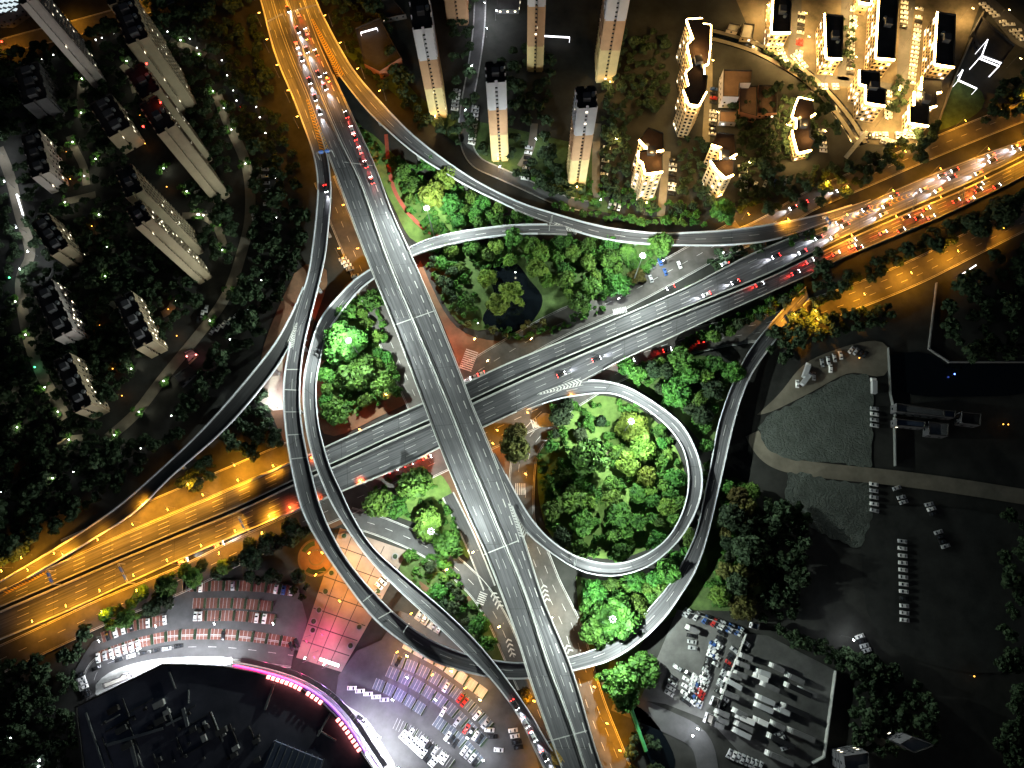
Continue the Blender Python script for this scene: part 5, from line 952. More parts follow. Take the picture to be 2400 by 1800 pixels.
poly_b('zigzag_tower', 'longest zigzag tower with glowing roof edge, top left of the lit estate', 3, (25, 135, 125, 130, 130, 165, 178, 170, 175, 300, 160, 420, 130, 430, 135, 490, 160, 495, 150, 600, 100, 690, 40, 680, 5, 590, 40, 560, 20, 480, 60, 440, 30, 300, 70, 260), (100, 690), (2, 2212, 890), W, **zz)
poly_b('zigzag_tower', 'zigzag tower with glowing roof nearest the upper right ramp', 2, (1985, 830, 2085, 865, 2085, 975, 2040, 985, 2080, 1010, 2080, 1115, 1970, 1130, 1955, 1060, 1925, 1040, 1930, 985, 1985, 970, 1930, 910), (1970, 1130), (2, 1900, 1310), W, **zz)
poly_b('zigzag_tower', 'zigzag tower with glowing roof, middle one above the parking court', 3, (225, 860, 335, 875, 345, 1000, 300, 1030, 335, 1040, 325, 1135, 275, 1155, 225, 1110, 180, 1045, 250, 1040, 250, 960, 185, 940), (275, 1155), (3, 195, 1285), W, **zz)
poly_b('zigzag_tower', 'smallest zigzag tower with glowing roof, right of the brown school roofs', 3, (750, 640, 840, 660, 855, 740, 825, 760, 825, 890, 855, 910, 830, 975, 745, 995, 720, 900, 710, 850, 735, 840, 740, 775, 710, 765, 730, 690), (745, 995), (3, 715, 1050), W, **zz)
bb = dict(group=gE, maxw=95, lit=.3, sp=2.6, win=(1.5, 1.6), roof='roof_dark', cat='apartment block')
for lab, pts, top, base in (('bright edged block at the top, leftmost of the glowing estate', (590, -60, 705, -60, 695, 215, 575, 215), (575, 215), (530, 330)), ('narrow bright edged block with a dark roof, second from the left', (920, 95, 1040, 108, 1030, 385, 930, 380), (930, 380), (850, 475)), ('longest bright edged block, centre of the glowing estate', (1275, -60, 1400, -60, 1370, 390, 1250, 380), (1250, 380), (1170, 492)), ('tall bright edged block at the right side of the glowing estate', (1650, 85, 1765, 100, 1755, 440, 1630, 420), (1630, 420), (1520, 515)), ('stepped bright edged block below the longest one', (1145, 460, 1275, 470, 1275, 570, 1315, 585, 1310, 690, 1185, 670, 1185, 560, 1145, 550), (1185, 670), (1105, 775)), ('stepped bright edged block beside the dark playing field', (1550, 505, 1680, 520, 1670, 600, 1640, 605, 1640, 690, 1595, 700, 1590, 820, 1465, 800, 1465, 700, 1500, 690, 1500, 600, 1545, 590), (1465, 800), (1415, 850))):
    h = height(q(3, *top), q(3, *base)); ft = [P(*p, h) for p in q(3, *pts)]
    k = len(ft); s = sum(ft[i].x * ft[(i + 1) % k].y - ft[(i + 1) % k].x * ft[i].y for i in range(k)); ft = ft[::-1] if s < 0 else ft
    st = []
    for i in range(k):
        d = ft[(i + 1) % k] - ft[i]; n = Vector((d.y, -d.x, 0)).normalized()
        if n.x < -.6 or n.y < -.6: st.append(i)
    building('apartment_block', lab, ft, h, W, strips=st, **bb)
for lab, pts in (('paved lane between the first two bright blocks', [q(3, 735, -20), q(3, 725, 300), q(3, 700, 440)]), ('paved lane left of the longest bright block', [q(3, 1065, -20), q(3, 1055, 300), q(3, 1040, 520)]), ('widest paved lane of the glowing estate', [q(3, 1475, -20), q(3, 1440, 250), q(3, 1420, 600)]), ('cross lane at the lower side of the glowing estate', [q(3, 800, 510), q(3, 1060, 530), q(3, 1400, 580)])):
    street('street', lab, pts, 7, .06, mat='lot', edges=False)
B0 = dict(cat='building', tops=False)
o_ = building('market_hall', 'low hall with glowing glass roof panes in the top left corner', [P(*p, 9) for p in q(1, -60, -20, 130, -20, 140, 30, 20, 110, -60, 110)], 9, [(0, 1, 'wall_dark')], maxw=4, **B0)
for i in range(4):
    for j in range(3):
        c = P(*q(1, 8 + i * 32 - j * 6, 8 + j * 32 - i * 4), 9.2); b = MB(); b.box((c.x, c.y, 9.1), 3.6, 2.0, .3, -.35); b.build('roof_pane', 'e_pane', o_[0], o_[1])

poly_b('bright_block', 'sliver of bright apartment block cut by the top edge of the estate', 3, (1150, -60, 1215, -60, 1215, 30, 1150, 20), (1150, 20), (3, 1110, 90), W, maxw=20, strips=[0, 1, 2], **B0)
poly_b('school_building', 'school block with brown flat roof and white side wall', 3, (262, 455, 452, 460, 440, 545, 368, 545, 362, 635, 258, 632), (258, 632), (3, 235, 700), [(0, 1, 'wall_white')], roof='roof_brown', maxw=50, **B0)
poly_b('school_wing', 'brown roofed school wing right of the white walled block', 3, (372, 560, 480, 560, 480, 760, 365, 730), (365, 730), (3, 350, 770), [(0, 1, 'wall_red')], roof='roof_brown', maxw=20, **B0)
poly_b('school_wing', 'darker brown roofed school wing nearest the small zigzag tower', 3, (490, 555, 612, 560, 608, 740, 486, 740), (486, 740), (3, 478, 770), [(0, 1, 'wall_red')], roof='roof_brown', maxw=20, **B0)
poly_b('kindergarten', 'low L shaped white annex at the foot of the school', 3, (240, 720, 350, 720, 345, 800, 235, 795), (240, 795), (3, 232, 815), [(0, 1, 'wall_white')], roof='roof_brown', maxw=16, **B0)
poly_b('low_house', 'small pale hut with sloping roofs left of the canal, upper one', 3, (300, 150, 375, 165, 350, 215, 280, 200), (280, 200), (3, 275, 215), W, roof='roof_pale', maxw=8, **B0)
poly_b('low_house', 'small pale hut with sloping roofs left of the canal, right one', 3, (395, 155, 465, 165, 450, 260, 370, 250), (370, 250), (3, 362, 268), W, roof='roof_pale', maxw=8, **B0)
poly_b('sports_hall', 'black roofed hall with glowing white bars near the right edge', 3, (1930, 110, 2150, 300, 2070, 410, 1935, 355, 1880, 210), (1935, 355), (3, 1920, 385), [(0, 1, 'wall_dark')], maxw=10, **B0)
def bar(label, p0, p1, z, w, mat='e_bar', name='light_bar'):
    a, b = P(*p0, z), P(*p1, z); c = (a + b) / 2; d = b - a; m_ = MB(); m_.box((c.x, c.y, z), d.length, w, .5, math.atan2(d.y, d.x))
    for e in (a, b): m_.tube((e.x, e.y, 0), (e.x, e.y, z), .12, n=5)
    tag(m_.build(name, mat), label, 'light bar')
bar('white light bar on the black hall, upright one at its left', q(3, 1940, 355), q(3, 1975, 258), 12, .6); bar('white light bar along the lower edge of the black hall, upper', q(3, 1935, 365), q(3, 2062, 412), 11.5, .9); bar('white light bar along the lower edge of the black hall, lower', q(3, 1920, 380), q(3, 2050, 432), 9, .7)
bar('white light bar bent at the playing field corner, long leg', q(3, 1785, 522), q(3, 1905, 577), 5, .8); bar('white light bar bent at the playing field corner, short leg', q(3, 1783, 525), q(3, 1813, 455), 5.2, .8)
bar('white strip light on a low roof at the top, left of the first tower', q(2, 125, 215), q(2, 232, 185), 9, .7); bar('white strip light between tan towers at the top', q(2, 1310, 235), q(2, 1480, 245), 4, .8); bar('long white tube light beside the far left path', q(1, 110, 1260), q(1, 165, 1440), 4, .8); bar('white strip on the right shore near the orange street', q(6, 1800, 125), q(6, 1900, 60), 3, .6)
poly_b('warehouse', 'dark reddish warehouse left of the first pale tower', 2, (90, 190, 250, 120, 390, 380, 250, 470, 150, 420), (150, 420), (2, 165, 470), [(0, 1, 'wall_red')], roof='roof_dark', maxw=14, **B0)
poly_b('warehouse', 'dark long roofed workshop at the top near the flyover', 2, (180, 20, 330, -10, 420, 100, 260, 130), (260, 130), (2, 262, 150), [(0, 1, 'wall_dark')], roof='roof_dark', maxw=10, **B0)
poly_b('shop_building', 'low lit shop roof at the end of the estate lane, top edge', 2, (1010, -20, 1160, -10, 1150, 70, 1005, 70), (1005, 70), (2, 1000, 90), [(0, 1, 'wall_dark')], maxw=14, lit=.8, **B0)
poly_b('gate_roof', 'small pinkish lit gate roof beside the estate path', 4, (1195, 625, 1250, 600, 1285, 640, 1225, 700), (1225, 700), (4, 1222, 710), [(0, 1, 'wall_tan')], roof='roof_pale', maxw=4, **B0)
poly_b('low_house', 'long grey roofed shed below the pink gate roof', 4, (1130, 780, 1225, 710, 1290, 750, 1180, 850), (1180, 850), (4, 1176, 866), [(0, 1, 'wall_dark')], roof='roof_dark', maxw=8, **B0)
poly_b('low_house', 'dark shed with two pale edges at the lower end of the left path', 4, (335, 1065, 380, 1040, 430, 1180, 375, 1220), (375, 1220), (4, 374, 1232), W, roof='roof_dark', maxw=6, **B0)
for lab, pts, rf in (('white roofed shed row in the dark right yard, upper left', (1380, 955, 1690, 1000, 1690, 1045, 1380, 1010), 'concrete_dark'), ('pale arched shed in the dark right yard', (1590, 1075, 1720, 1088, 1715, 1170, 1590, 1160), 'concrete_dark'), ('blue roofed shed in the dark right yard', (1380, 1055, 1570, 1075, 1565, 1115, 1380, 1100), 'roof_blue'), ('teal roofed hut in the dark right yard', (1690, 1000, 1765, 1005, 1760, 1050, 1690, 1045), 'roof_blue'), ('grey roofed shed at the far right end of the dark yard', (1800, 1010, 1930, 1022, 1925, 1100, 1800, 1085), 'roof_dark')):
    h = 5; building('shed', lab, [P(*p, h) for p in q(6, *pts)], h, [(0, 1, 'wall_dark')], roof=rf, maxw=8, cat='shed', tops=False)
poly_b('corner_house', 'pale gabled house with balconies in the bottom right corner', 9, (1400, 1500, 1480, 1455, 1630, 1510, 1530, 1545, 1480, 1580), (1480, 1580), (9, 1465, 1560), [(0, 1, 'wall_grey')], roof='roof_pale', maxw=20, lit=.2, **B0) if 0 else building('corner_house', 'pale flat roofed house in the bottom right corner', [P(*p, 16) for p in q(9, 1400, 1500, 1480, 1455, 1630, 1510, 1500, 1560)], 16, [(0, 1, 'wall_dark')], roof='roof_pale', maxw=30, lit=.2, **B0)
building('corner_house', 'pale house cut by the bottom edge, left of the corner house', [P(*p, 14) for p in q(9, 1040, 1580, 1200, 1555, 1210, 1680, 1050, 1690)], 14, [(0, 1, 'wall_dark')], roof='concrete_dark', maxw=20, lit=.25, **B0)
building('yard_hut', 'white site hut in the lorry yard gate row, upper', [P(*p, 3) for p in q(9, 200, 1195, 240, 1210, 215, 1270, 180, 1250)], 3, [(0, 1, 'wall_white')], roof='roof_pale', maxw=3, **B0)
building('yard_hut', 'white site hut beside the dazzling gate lamp', [P(*p, 3) for p in q(9, 160, 1300, 205, 1320, 185, 1390, 140, 1365)], 3, [(0, 1, 'wall_white')], roof='roof_pale', maxw=3, **B0)
building('yard_hut', 'blue roofed hut at the top of the lorry yard', [P(*p, 3) for p in q(9, 450, 715, 500, 725, 490, 765, 440, 750)], 3, [(0, 1, 'wall_white')], roof='roof_blue', maxw=3, **B0)
# red aviation lights on tower roofs
for i, (p, h) in enumerate(((q(1, 950, 413), 66), (q(1, 1040, 665), 66), (q(1, 840, 1160), 60), (q(1, 928, 820), 66))):
    x = P(*p, h + 2); x.z = h; t = thing('roof_beacon', ['red beacon on the middle slab roof, upper', 'red beacon on the near slab roof', 'red beacon on the lower slab tower roof', 'faint red beacon left of the near slab roof'][i], 'beacon', x)
    b = MB(); b.tube((0, 0, 0), (0, 0, 2), .1); b.build('pole', 'metal', t); link('lamp_globe', GG['red'], t, (0, 0, 2)); link('lamp_light', LX('red', 350), t, (0, 0, 2.8))
# ------------------------------------------------------------ walls and fences
def wall(name, label, pts, h, t, mat, cat='fence'):
    c = [P(x, y, 0) for x, y in pts]; mb = MB()
    for i in range(len(c) - 1):
        d = c[i + 1] - c[i]; m_ = (c[i] + c[i + 1]) / 2; mb.box((m_.x, m_.y, -.05), d.length + t, t, h, math.atan2(d.y, d.x))
    return tag(mb.build(name, mat), label, cat)
wall('yard_wall', 'pale wall dividing the lorry yard in two', [(1747, 1485), (1700, 1602), (1668, 1695)], 2.6, .5, 'concrete')
wall('yard_wall', 'pale wall along the right side of the lorry yard', [(1955, 1572), (1928, 1772), (1902, 1786)], 2.6, .5, 'concrete')
wall('yard_wall', 'wall at the top edge of the lorry yard', [(1590, 1430), (1640, 1442), (1747, 1485)], 2.4, .4, 'concrete_dark')
wall('shore_wall', 'long low wall along the black shore at the right', [q(6, 1640, 180), q(6, 1590, 605), q(6, 1720, 690), q(6, 2212, 690)], 1.5, .6, 'concrete_dark', 'wall')
wall('field_wall', 'pale wall beside the dark playing field', [q(3, 1940, 90), q(3, 1760, 500), q(3, 1630, 860)], 2, .7, 'sand', 'wall')
wall('yard_fence', 'pale green fence beside the dark right yard', [q(6, 1365, 1050), q(6, 1370, 1360)], 2.2, .4, 'metal')
wall('yard_fence', 'thin fence running down from the sandy yard', [q(6, 1325, 600), q(6, 1340, 900), q(6, 1370, 1040)], 2.2, .3, 'metal')
bl = MB(); a, b_ = P(*q(8, 1828, 1130), 5), P(*q(8, 1975, 1550), 5); bl.tube(a, b_, .9, n=8); 
for f in (.02, .5, .98): c = a.lerp(b_, f); bl.tube((c.x, c.y, 0), (c.x, c.y, 5), .5, n=8)
tag(bl.build('pipe_bridge', 'green_metal'), 'bright green pipe bridge crossing the dark canal', 'pipe bridge')
a, b_ = P(*q(3, 1050, 1030), 1), P(*q(3, 1190, 860), 1); d = b_ - a; fb = MB(); fb.box(((a.x + b_.x) / 2, (a.y + b_.y) / 2, 2), d.length, 2.4, .4, math.atan2(d.y, d.x))
for s in (-1, 1):
    n_ = Vector((-d.y, d.x, 0)).normalized() * 1.1 * s; c = (a + b_) / 2 + n_; fb.box((c.x, c.y, 2.4), d.length, .12, 1, math.atan2(d.y, d.x))
tag(fb.build('footbridge', 'concrete'), 'thin pale footbridge over the end of the canal', 'footbridge')
# ------------------------------------------------------------ gantries
def gantry(p0, p1, z, label, sign=True, h=6.5):
    a, b_ = P(*p0, z + h), P(*p1, z + h); a.z = b_.z = z; o = (a + b_) / 2; t = thing('sign_gantry', label, 'gantry', o); d = b_ - a; ang = math.atan2(d.y, d.x)
    for e in (a, b_): m_ = MB(); m_.tube((e.x, e.y, z), (e.x, e.y, z + h), .22, n=8); m_.build('post', 'metal', t, o)
    m_ = MB()
    for s in (-.35, .35):
        n_ = Vector((-d.y, d.x, 0)).normalized() * s; m_.tube(Vector((a.x, a.y, z + h)) + n_, Vector((b_.x, b_.y, z + h)) + n_, .13, n=5)
    k = int(d.length / 1.5)
    for i in range(k):
        c0 = a.lerp(b_, i / k); c1 = a.lerp(b_, (i + 1) / k); n_ = Vector((-d.y, d.x, 0)).normalized() * (.35 if i % 2 else -.35); m_.tube((c0.x + n_.x, c0.y + n_.y, z + h), (c1.x - n_.x, c1.y - n_.y, z + h), .06, n=4)
    m_.build('beam', 'metal', t, o)
    if sign:
        for f in (.3, .7): c = a.lerp(b_, f); m_ = MB(); m_.box((c.x, c.y, z + h - 1.3), d.length * .26, .25, 2.6, ang); m_.build('sign_panel', 'blue_panel', t, o)
gantry(q(1, 2050, 990), q(1, 2150, 975), 16, 'sign gantry where the upper flyover splits'); gantry(q(3, 925, 1400), q(3, 965, 1465), .6, 'sign gantry at the merge of ramp and right motorway')
gantry(q(7, 765, 335), q(7, 830, 462), .5, 'sign gantry across the lower left motorway'); gantry(q(7, 305, 380), q(7, 340, 470), .5, 'gantry at the ramp nose on the left motorway'); gantry(q(7, 1545, 30), q(7, 1590, 120), 1.2, 'gantry across the glowing left motorway')
gantry(q(1, 1730, 140), q(1, 1830, 90), 16, 'gantry on the top flyover, left lanes', False); gantry(q(1, 1900, 70), q(1, 2050, 30), 16, 'gantry on the top flyover, right lanes', False)
gantry(q(2, 1350, 1460), q(2, 1368, 1395), 9, 'slim gantry where the two upper ramps meet', False); gantry(q(8, 1510, 350), q(8, 1525, 285), 11.5, 'slim gantry across the bottom of the loop ramp', False); gantry(q(3, 1490, 1360), q(3, 1525, 1225), .6, 'gantry across the right motorway, left lanes', False); gantry(q(3, 1805, 1330), q(3, 1830, 1215), .6, 'gantry across the right motorway, right lanes', False)
def lanepx(A, B, f, i0=0., i1=1.):
    a = edge(A, 120); b = edge(B, 120); m_ = a * (1 - f) + b * f; return [tuple(x) for x in m_[int(i0 * 119):int(i1 * 119) + 1:6]]
nsf = lambda f, x, y: 16.0
ew = zEW
cz = lambda f, x, y: zEW(0, x, y) + .05
TRAFFIC = [
 ([(690, 90), (722, 180), (758, 290)], 5, nsf, 'head', 'down the top flyover in the white streak lane', 'oncoming cars on the top flyover'),
 ([(668, 5), (720, 120), (775, 230)], 5, nsf, 'head', 'down the top flyover beside the median', 'oncoming cars on the top flyover median', dict()),
 ([(683, 0), (730, 100), (770, 190)], 4, nsf, 'tail', 'up the top flyover near the upper edge', 'departing cars on the top flyover', dict(rev=True)),
 ([(806, 255), (835, 330), (878, 440)], 6, nsf, 'tail', 'up the flyover in the red lane', 'departing cars in the red lane', dict(rev=True)),
 (lanepx(ewU, ewM, .22, .80, 1), 7, ew, 'head', 'left on the outer lane of the right motorway', 'oncoming cars on the outer right motorway', dict(rev=True)),
 (lanepx(ewU, ewM, .45, .74, 1), 8, ew, 'head', 'left on the middle lane of the right motorway', 'oncoming cars on the middle right motorway', dict(rev=True)),
 (lanepx(ewU, ewM, .72, .66, 1), 7, ew, 'head', 'left on the inner lane of the right motorway', 'oncoming cars on the inner right motorway', dict(rev=True)),
 (lanepx(ewM, ewD, .3, .72, 1), 6, ew, 'tail', 'right on the inner lane of the right motorway', 'departing cars on the inner right motorway'),
 (lanepx(ewM, ewD, .56, .76, 1), 7, ew, 'tail', 'right on the middle lane of the right motorway', 'departing cars on the middle right motorway'),
 (lanepx(ewM, ewD, .82, .78, 1), 6, ew, 'tail', 'right on the outer lane of the right motorway', 'departing cars on the outer right motorway'),
 ([(1640, 558), (1720, 552), (1850, 535), (1960, 502)], 5, cz, 'head', 'left onto the upper right ramp', 'cars entering the upper right ramp', dict(rev=True)),
 ([(1820, 505), (1900, 470), (1990, 440)], 3, lambda f, x, y: .1, 'head', 'along the dim upper right street', 'cars on the dim upper right street', dict(rev=True)),
 ([(1184, 1612), (1230, 1690), (1292, 1800)], 4, lambda f, x, y: 16.05, 'head', 'down the bottom of the inner ramp', 'cars on the bottom of the inner ramp'),
 ([(1500, 705), (1600, 662), (1720, 608)], 2, ew, 'head', 'left on the centre motorway beside the median', 'oncoming cars near the centre', dict(rev=True)),
 ([(1290, 890), (1380, 850), (1470, 815)], 2, ew, 'head', 'right past the loop nose', 'cars near the loop nose'),
 ([(1460, 852), (1560, 822), (1680, 792)], 3, lambda f, x, y: .2, 'tail', 'along the reddish south frontage street', 'cars on the south frontage street'),
 ([(1095, 890), (1150, 868)], 2, lambda f, x, y: .15, 'head', 'at the crossing right of the flyover centre', 'cars at the flyover crossing', dict(rev=True)),
 ([(905, 1110), (960, 1088), (1035, 1060)], 3, lambda f, x, y: .15, 'tail', 'waiting below the motorway left of the flyover', 'cars waiting below the motorway'),
 ([(752, 395), (770, 470)], 1, nsf, 'head', 'at the top of the outer curved ramp', 'cars on the outer ramp'),
 ([(400, 1330), (480, 1292), (560, 1258)], 2, lambda f, x, y: .15, 'head', 'along the lower left frontage street', 'cars on the left frontage street'),
]
# ------------------------------------------------------------ mall
MH = 22
mall_px = q(7, 495, 1262, 1060, 988, 1250, 992, 1450, 1003, 1660, 1045, 1800, 1085, 1930, 1135, 2080, 1230, 2180, 1330) + q(8, 40, 1420, 130, 1560, 240, 1720) + [q(7, 560, 1760)]
mw = [P(*p, MH) for p in mall_px]; org = sum(mw, Vector()) / len(mw); org.z = 0
mall = thing('shopping_mall', 'huge dark roofed mall with a curved pink lit front at lower left', 'mall', org)
wb = MB(); k = len(mw)
for i in range(k):
    p, r_ = mw[i], mw[(i + 1) % k]
    for z0, z1, mi in ((-.3, 7, 1), (7, MH + 1, 0)): wb.quad((p.x, p.y, z0), (r_.x, r_.y, z0), (r_.x, r_.y, z1), (p.x, p.y, z1), mi=mi)
wb.build('wall', ['wall_dark', 'wall_grey'], mall, org)
rb = MB(); rb.poly([(p.x, p.y, MH) for p in mw][::-1]); mroof = rb.build('roof', 'roof_mall', mall, org)
pb = MB()
for i in range(k):
    p, r_ = mw[i], mw[(i + 1) % k]; c = (p + r_) / 2; d = r_ - p; pb.box((c.x, c.y, MH - .05), d.length + .4, .8, 1.3, math.atan2(d.y, d.x))
pb.build('parapet', 'roof_dark', mall, org)
def mbar(name, pts, z, w, h, mat, par=None, offm=0):
    b = MB(); c = [P(x, y, MH) for x, y in pts]
    for i in range(len(c) - 1):
        d = c[i + 1] - c[i]; nn = Vector((d.y, -d.x, 0)).normalized(); nn = nn if nn.y > 0 else -nn; m_ = (c[i] + c[i + 1]) / 2 + nn * offm; b.box((m_.x, m_.y, z), d.length, w, h, math.atan2(d.y, d.x))
    return b.build(name, mat, par or mall, org)
arc = edge(q(7, 1500, 1010, 1660, 1045, 1800, 1085, 1930, 1135, 2080, 1230, 2180, 1330) + q(8, 40, 1420, 130, 1560, 230, 1710), 40, 1)
# pink neon facade panels and the row of glowing sign letters' backlights
mbar('neon_panel', [tuple(x) for x in arc[0:16]], MH - 4.4, .5, 3.4, 'e_pink', offm=.8); mbar('neon_panel', [tuple(x) for x in arc[15:33]], MH - 5, .5, 3.2, 'e_violet', offm=.8); mbar('neon_panel', [tuple(x) for x in arc[32:40]], MH - 5, .5, 3.2, 'e_violet', offm=.8)
mbar('canopy', [tuple(x) for x in arc], MH - 10, 2.2, .6, 'wall_dark', offm=2.6)
for a0, a1 in ((7.5, 15.3), (16.3, 20.4), (24.5, 33)):
    n_ = int((a1 - a0) / .95)
    for i in range(n_):
        t = a0 + (a1 - a0) * (i + .5) / n_; j = int(t); p = arc[j] * (1 - t + j) + arc[j + 1] * (t - j); c = P(*p, MH); d = P(*arc[j + 1], MH) - P(*arc[j], MH)
        b = MB(); b.box((c.x, c.y, MH + .2), d.length * .62, 1.4, 1.5, math.atan2(d.y, d.x)); b.build('sign_light', 'e_redwhite', mall, org)
mbar('light_strip', q(7, 1060, 985, 1250, 990, 1450, 1000), MH - 5, .5, 1.2, 'e_strip', offm=.8); mbar('light_strip', q(7, 560, 1228, 1060, 985), MH - 9, .5, 1.0, 'e_strip', offm=.8)
mbar('light_strip', [tuple(x) for x in arc[34:40]], MH - 1, .6, 1.4, 'e_strip', offm=1.4)
b = MB(); b.prism([tuple(P(*p, 9).xy) for p in q(7, 1500, 940, 1440, 950, 1080, 955, 1070, 985, 1440, 1000, 1510, 1000)], 8.4, 9, 0); b.build('canopy', 'concrete', mall, org)
mbar('entrance_light', q(7, 1980, 1065, 2110, 1110), 6, 1.2, .5, 'e_strip', offm=6)
b = MB(); b.prism([tuple(P(*p, 18).xy) for p in q(7, 1720, 1660, 1800, 1465, 2110, 1590, 2080, 1680)], 17, MH + 1.5); b.build('skylight', 'roof_blue', mroof, org)
sk = bpy.data.objects['skylight']; b = MB()
for i in range(9):
    p0 = P(*q(7, 1730 + i * 10 - 5, 1640), MH); a0 = Vector(P(*q(7, 1800, 1468), MH)).lerp(P(*q(7, 2108, 1592), MH), i / 8); a1 = Vector(P(*q(7, 1722, 1655), MH)).lerp(P(*q(7, 2080, 1678), MH), i / 8)
    d = a1 - a0; b.box(((a0.x + a1.x) / 2, (a0.y + a1.y) / 2, MH + 1.5), d.length, .25, .25, math.atan2(d.y, d.x))
b.build('skylight_frame', 'metal', sk, org)
for i in range(80):
    x, y = R.uniform(620, 1950), R.uniform(1230, 1640)
    if not inside((x, y), [(640, 1280), (1180, 1210), (1250, 1330), (1680, 1400), (1760, 1420), (1650, 1650), (640, 1650)]): continue
    p = P(*q(7, x, y), MH + 1); b = MB(); sx, sy, sz = R.choice(((3, 2, 1.6), (5, 2.5, 2), (1.5, 1.2, 1.2), (9, .6, .6), (1.2, 1.2, 1), (1.2, 1.2, 1), (14, .4, .5))); b.box((p.x, p.y, MH), sx, sy, sz, .45 + R.choice((0, 1.57))); b.build('roof_unit', R.choice(('metal_dark', 'metal_dark', 'roof_dark', 'metal_dark', 'concrete')), mroof, org)
for p0, p1, w_ in (((1780, 1110), (1720, 1280), 1), ((1100, 1035), (1140, 1145), .6), ((850, 1490), (890, 1650), 1.6), ((1190, 1270), (1220, 1390), 1.4), ((2145, 1300), (2060, 1450), .8), ((1180, 1330), (1080, 1380), 1), ((560, 1300), (680, 1659), .7), ((1060, 1400), (700, 1510), 1.2), ((1225, 1150), (1225, 1240), .5), ((2080, 1420), (2180, 1480), .6)):
    a, b_ = P(*q(7, *p0), MH), P(*q(7, *p1), MH); d = b_ - a; b = MB(); b.box(((a.x + b_.x) / 2, (a.y + b_.y) / 2, MH), d.length, w_, .9, math.atan2(d.y, d.x)); b.build('roof_duct', 'metal', mroof, org)
# open service deck beside the mall with a small kiosk
building('loading_kiosk', 'small white roofed kiosk on the floodlit deck by the mall', [P(*p, 4) for p in q(7, 670, 1110, 780, 1068, 800, 1045, 832, 1055, 835, 1080, 680, 1145)], 4, [(0, 1, 'wall_white')], roof='roof_pale', maxw=4, cat='kiosk', tops=False)
spatch('deck', 'floodlit white service deck along the mall', [q(7, 620, 1120), q(7, 660, 1060), q(7, 800, 1000), q(7, 1060, 945), q(7, 1500, 935), q(7, 1520, 960), q(7, 1500, 1060), q(7, 1060, 1060), q(7, 650, 1260)], .14, 'concrete', cat='deck')
spatch('deck', 'floodlit forecourt along the violet mall front', [q(7, 2090, 1150), q(8, 60, 1270), q(8, 170, 1340), q(8, 300, 1560), q(8, 380, 1680), q(8, 280, 1690), q(8, 60, 1400), q(7, 2090, 1240)], .14, 'concrete', cat='deck')
# flood lamps fixed on the mall wall
for i, p in enumerate(q(7, 700, 1180, 850, 1105, 1000, 1030, 1130, 995, 1250, 998, 1380, 1005)):
    c = P(*p, MH); c += Vector((.3, 1.2, 0)); t = thing('wall_floodlight', 'white floodlight on the left mall front above the service deck', 'floodlight', (c.x, c.y, 13), 1.4, 'floodlights of the left mall front')
    b = MB(); b.box((.5, 0, -.2), 1.2, .5, .3); b.build('lamp_head', 'metal', t); b = MB(); b.box((.9, 0, -.3), .7, .6, .12); b.build('lens', 'e_white', t); link('lamp_light', LX('flood', 13000), t, (2.2, 0, -.8))
for i, t_ in enumerate((5, 9, 13, 18, 23, 28, 33, 37)):
    c = P(*arc[t_], MH); d = (P(*arc[t_ + 1], MH) - c).normalized(); nn = Vector((-d.y, d.x, 0)); nn = nn if nn.y > 0 else -nn; c += nn * 2.5
    t = thing('facade_spotlight', 'coloured spotlight on the curved mall front', 'floodlight', (c.x, c.y, 12.5), math.atan2(nn.y, nn.x), 'coloured spotlights of the curved mall front')
    b = MB(); b.box((0, 0, -.2), 1.0, .5, .4); b.build('lamp_head', 'metal_dark', t); link('lamp_light', LX(*(('magenta', 2200) if t_ < 16 else ('violet', 4000) if t_ < 30 else ('flood', 11000))), t, (1.4, 0, -.8))
pm_ = MB(); pm_.tube((0, 0, 0), (0, 0, .8), 1.5, 1.7, 16); PLM = pm_.mesh('pot', 'concrete_dark'); pm_ = MB(); pm_.tube((0, 0, .7), (0, 0, 1.15), 1.35, .7, 12); PLB = pm_.mesh('planting', 'leaf_dark')
for i, p in enumerate([q(7, *a) for a in ((2150, 395), (2112, 515), (2070, 635), (2035, 708), (2030, 765))] + [q(8, *a) for a in ((20, 155), (350, 288), (240, 512), (118, 745), (62, 865))]):
    t = thing('planter', 'round dark tub planter on the tiled plaza', 'planter', P(*p, .12), 0, 'tub planters of the plaza'); link('pot', PLM, t); link('planting', PLB, t)
# ------------------------------------------------------------ cars
def car_mesh(L=4.5, Wd=1.82, suv=False):
    prof = [(-.5, .28), (-.5, .78), (-.46, .95), (-.36, 1.02 if not suv else 1.08), (-.24, 1.46 if not suv else 1.7), (.1, 1.48 if not suv else 1.72), (.27, 1.0), (.46, .86), (.5, .66), (.5, .28)]
    b = MB(); sec = []
    for yy, sc2, zs in ((-.5, 1, 0), (-.42, 1, 1), (.42, 1, 1), (.5, 1, 0)):
        sec.append([Vector((x * L, yy * Wd * (.80 if z > 1.2 and zs else 1), (z if zs else min(z, .8)))) for x, z in prof])
    for i in range(3):
        for j in range(len(prof) - 1): b.quad(sec[i][j], sec[i][j + 1], sec[i + 1][j + 1], sec[i + 1][j])
    b.poly(sec[0][::-1]); b.poly(sec[3])
    return b
CARM = {}
for paint in ('car_white', 'car_black', 'car_silver', 'car_red', 'car_blue'):
    for suv in (0, 1): CARM[(paint, suv)] = car_mesh(4.5 + .2 * suv, 1.82 + .06 * suv, suv).mesh('car', paint)
FARV = car_mesh()
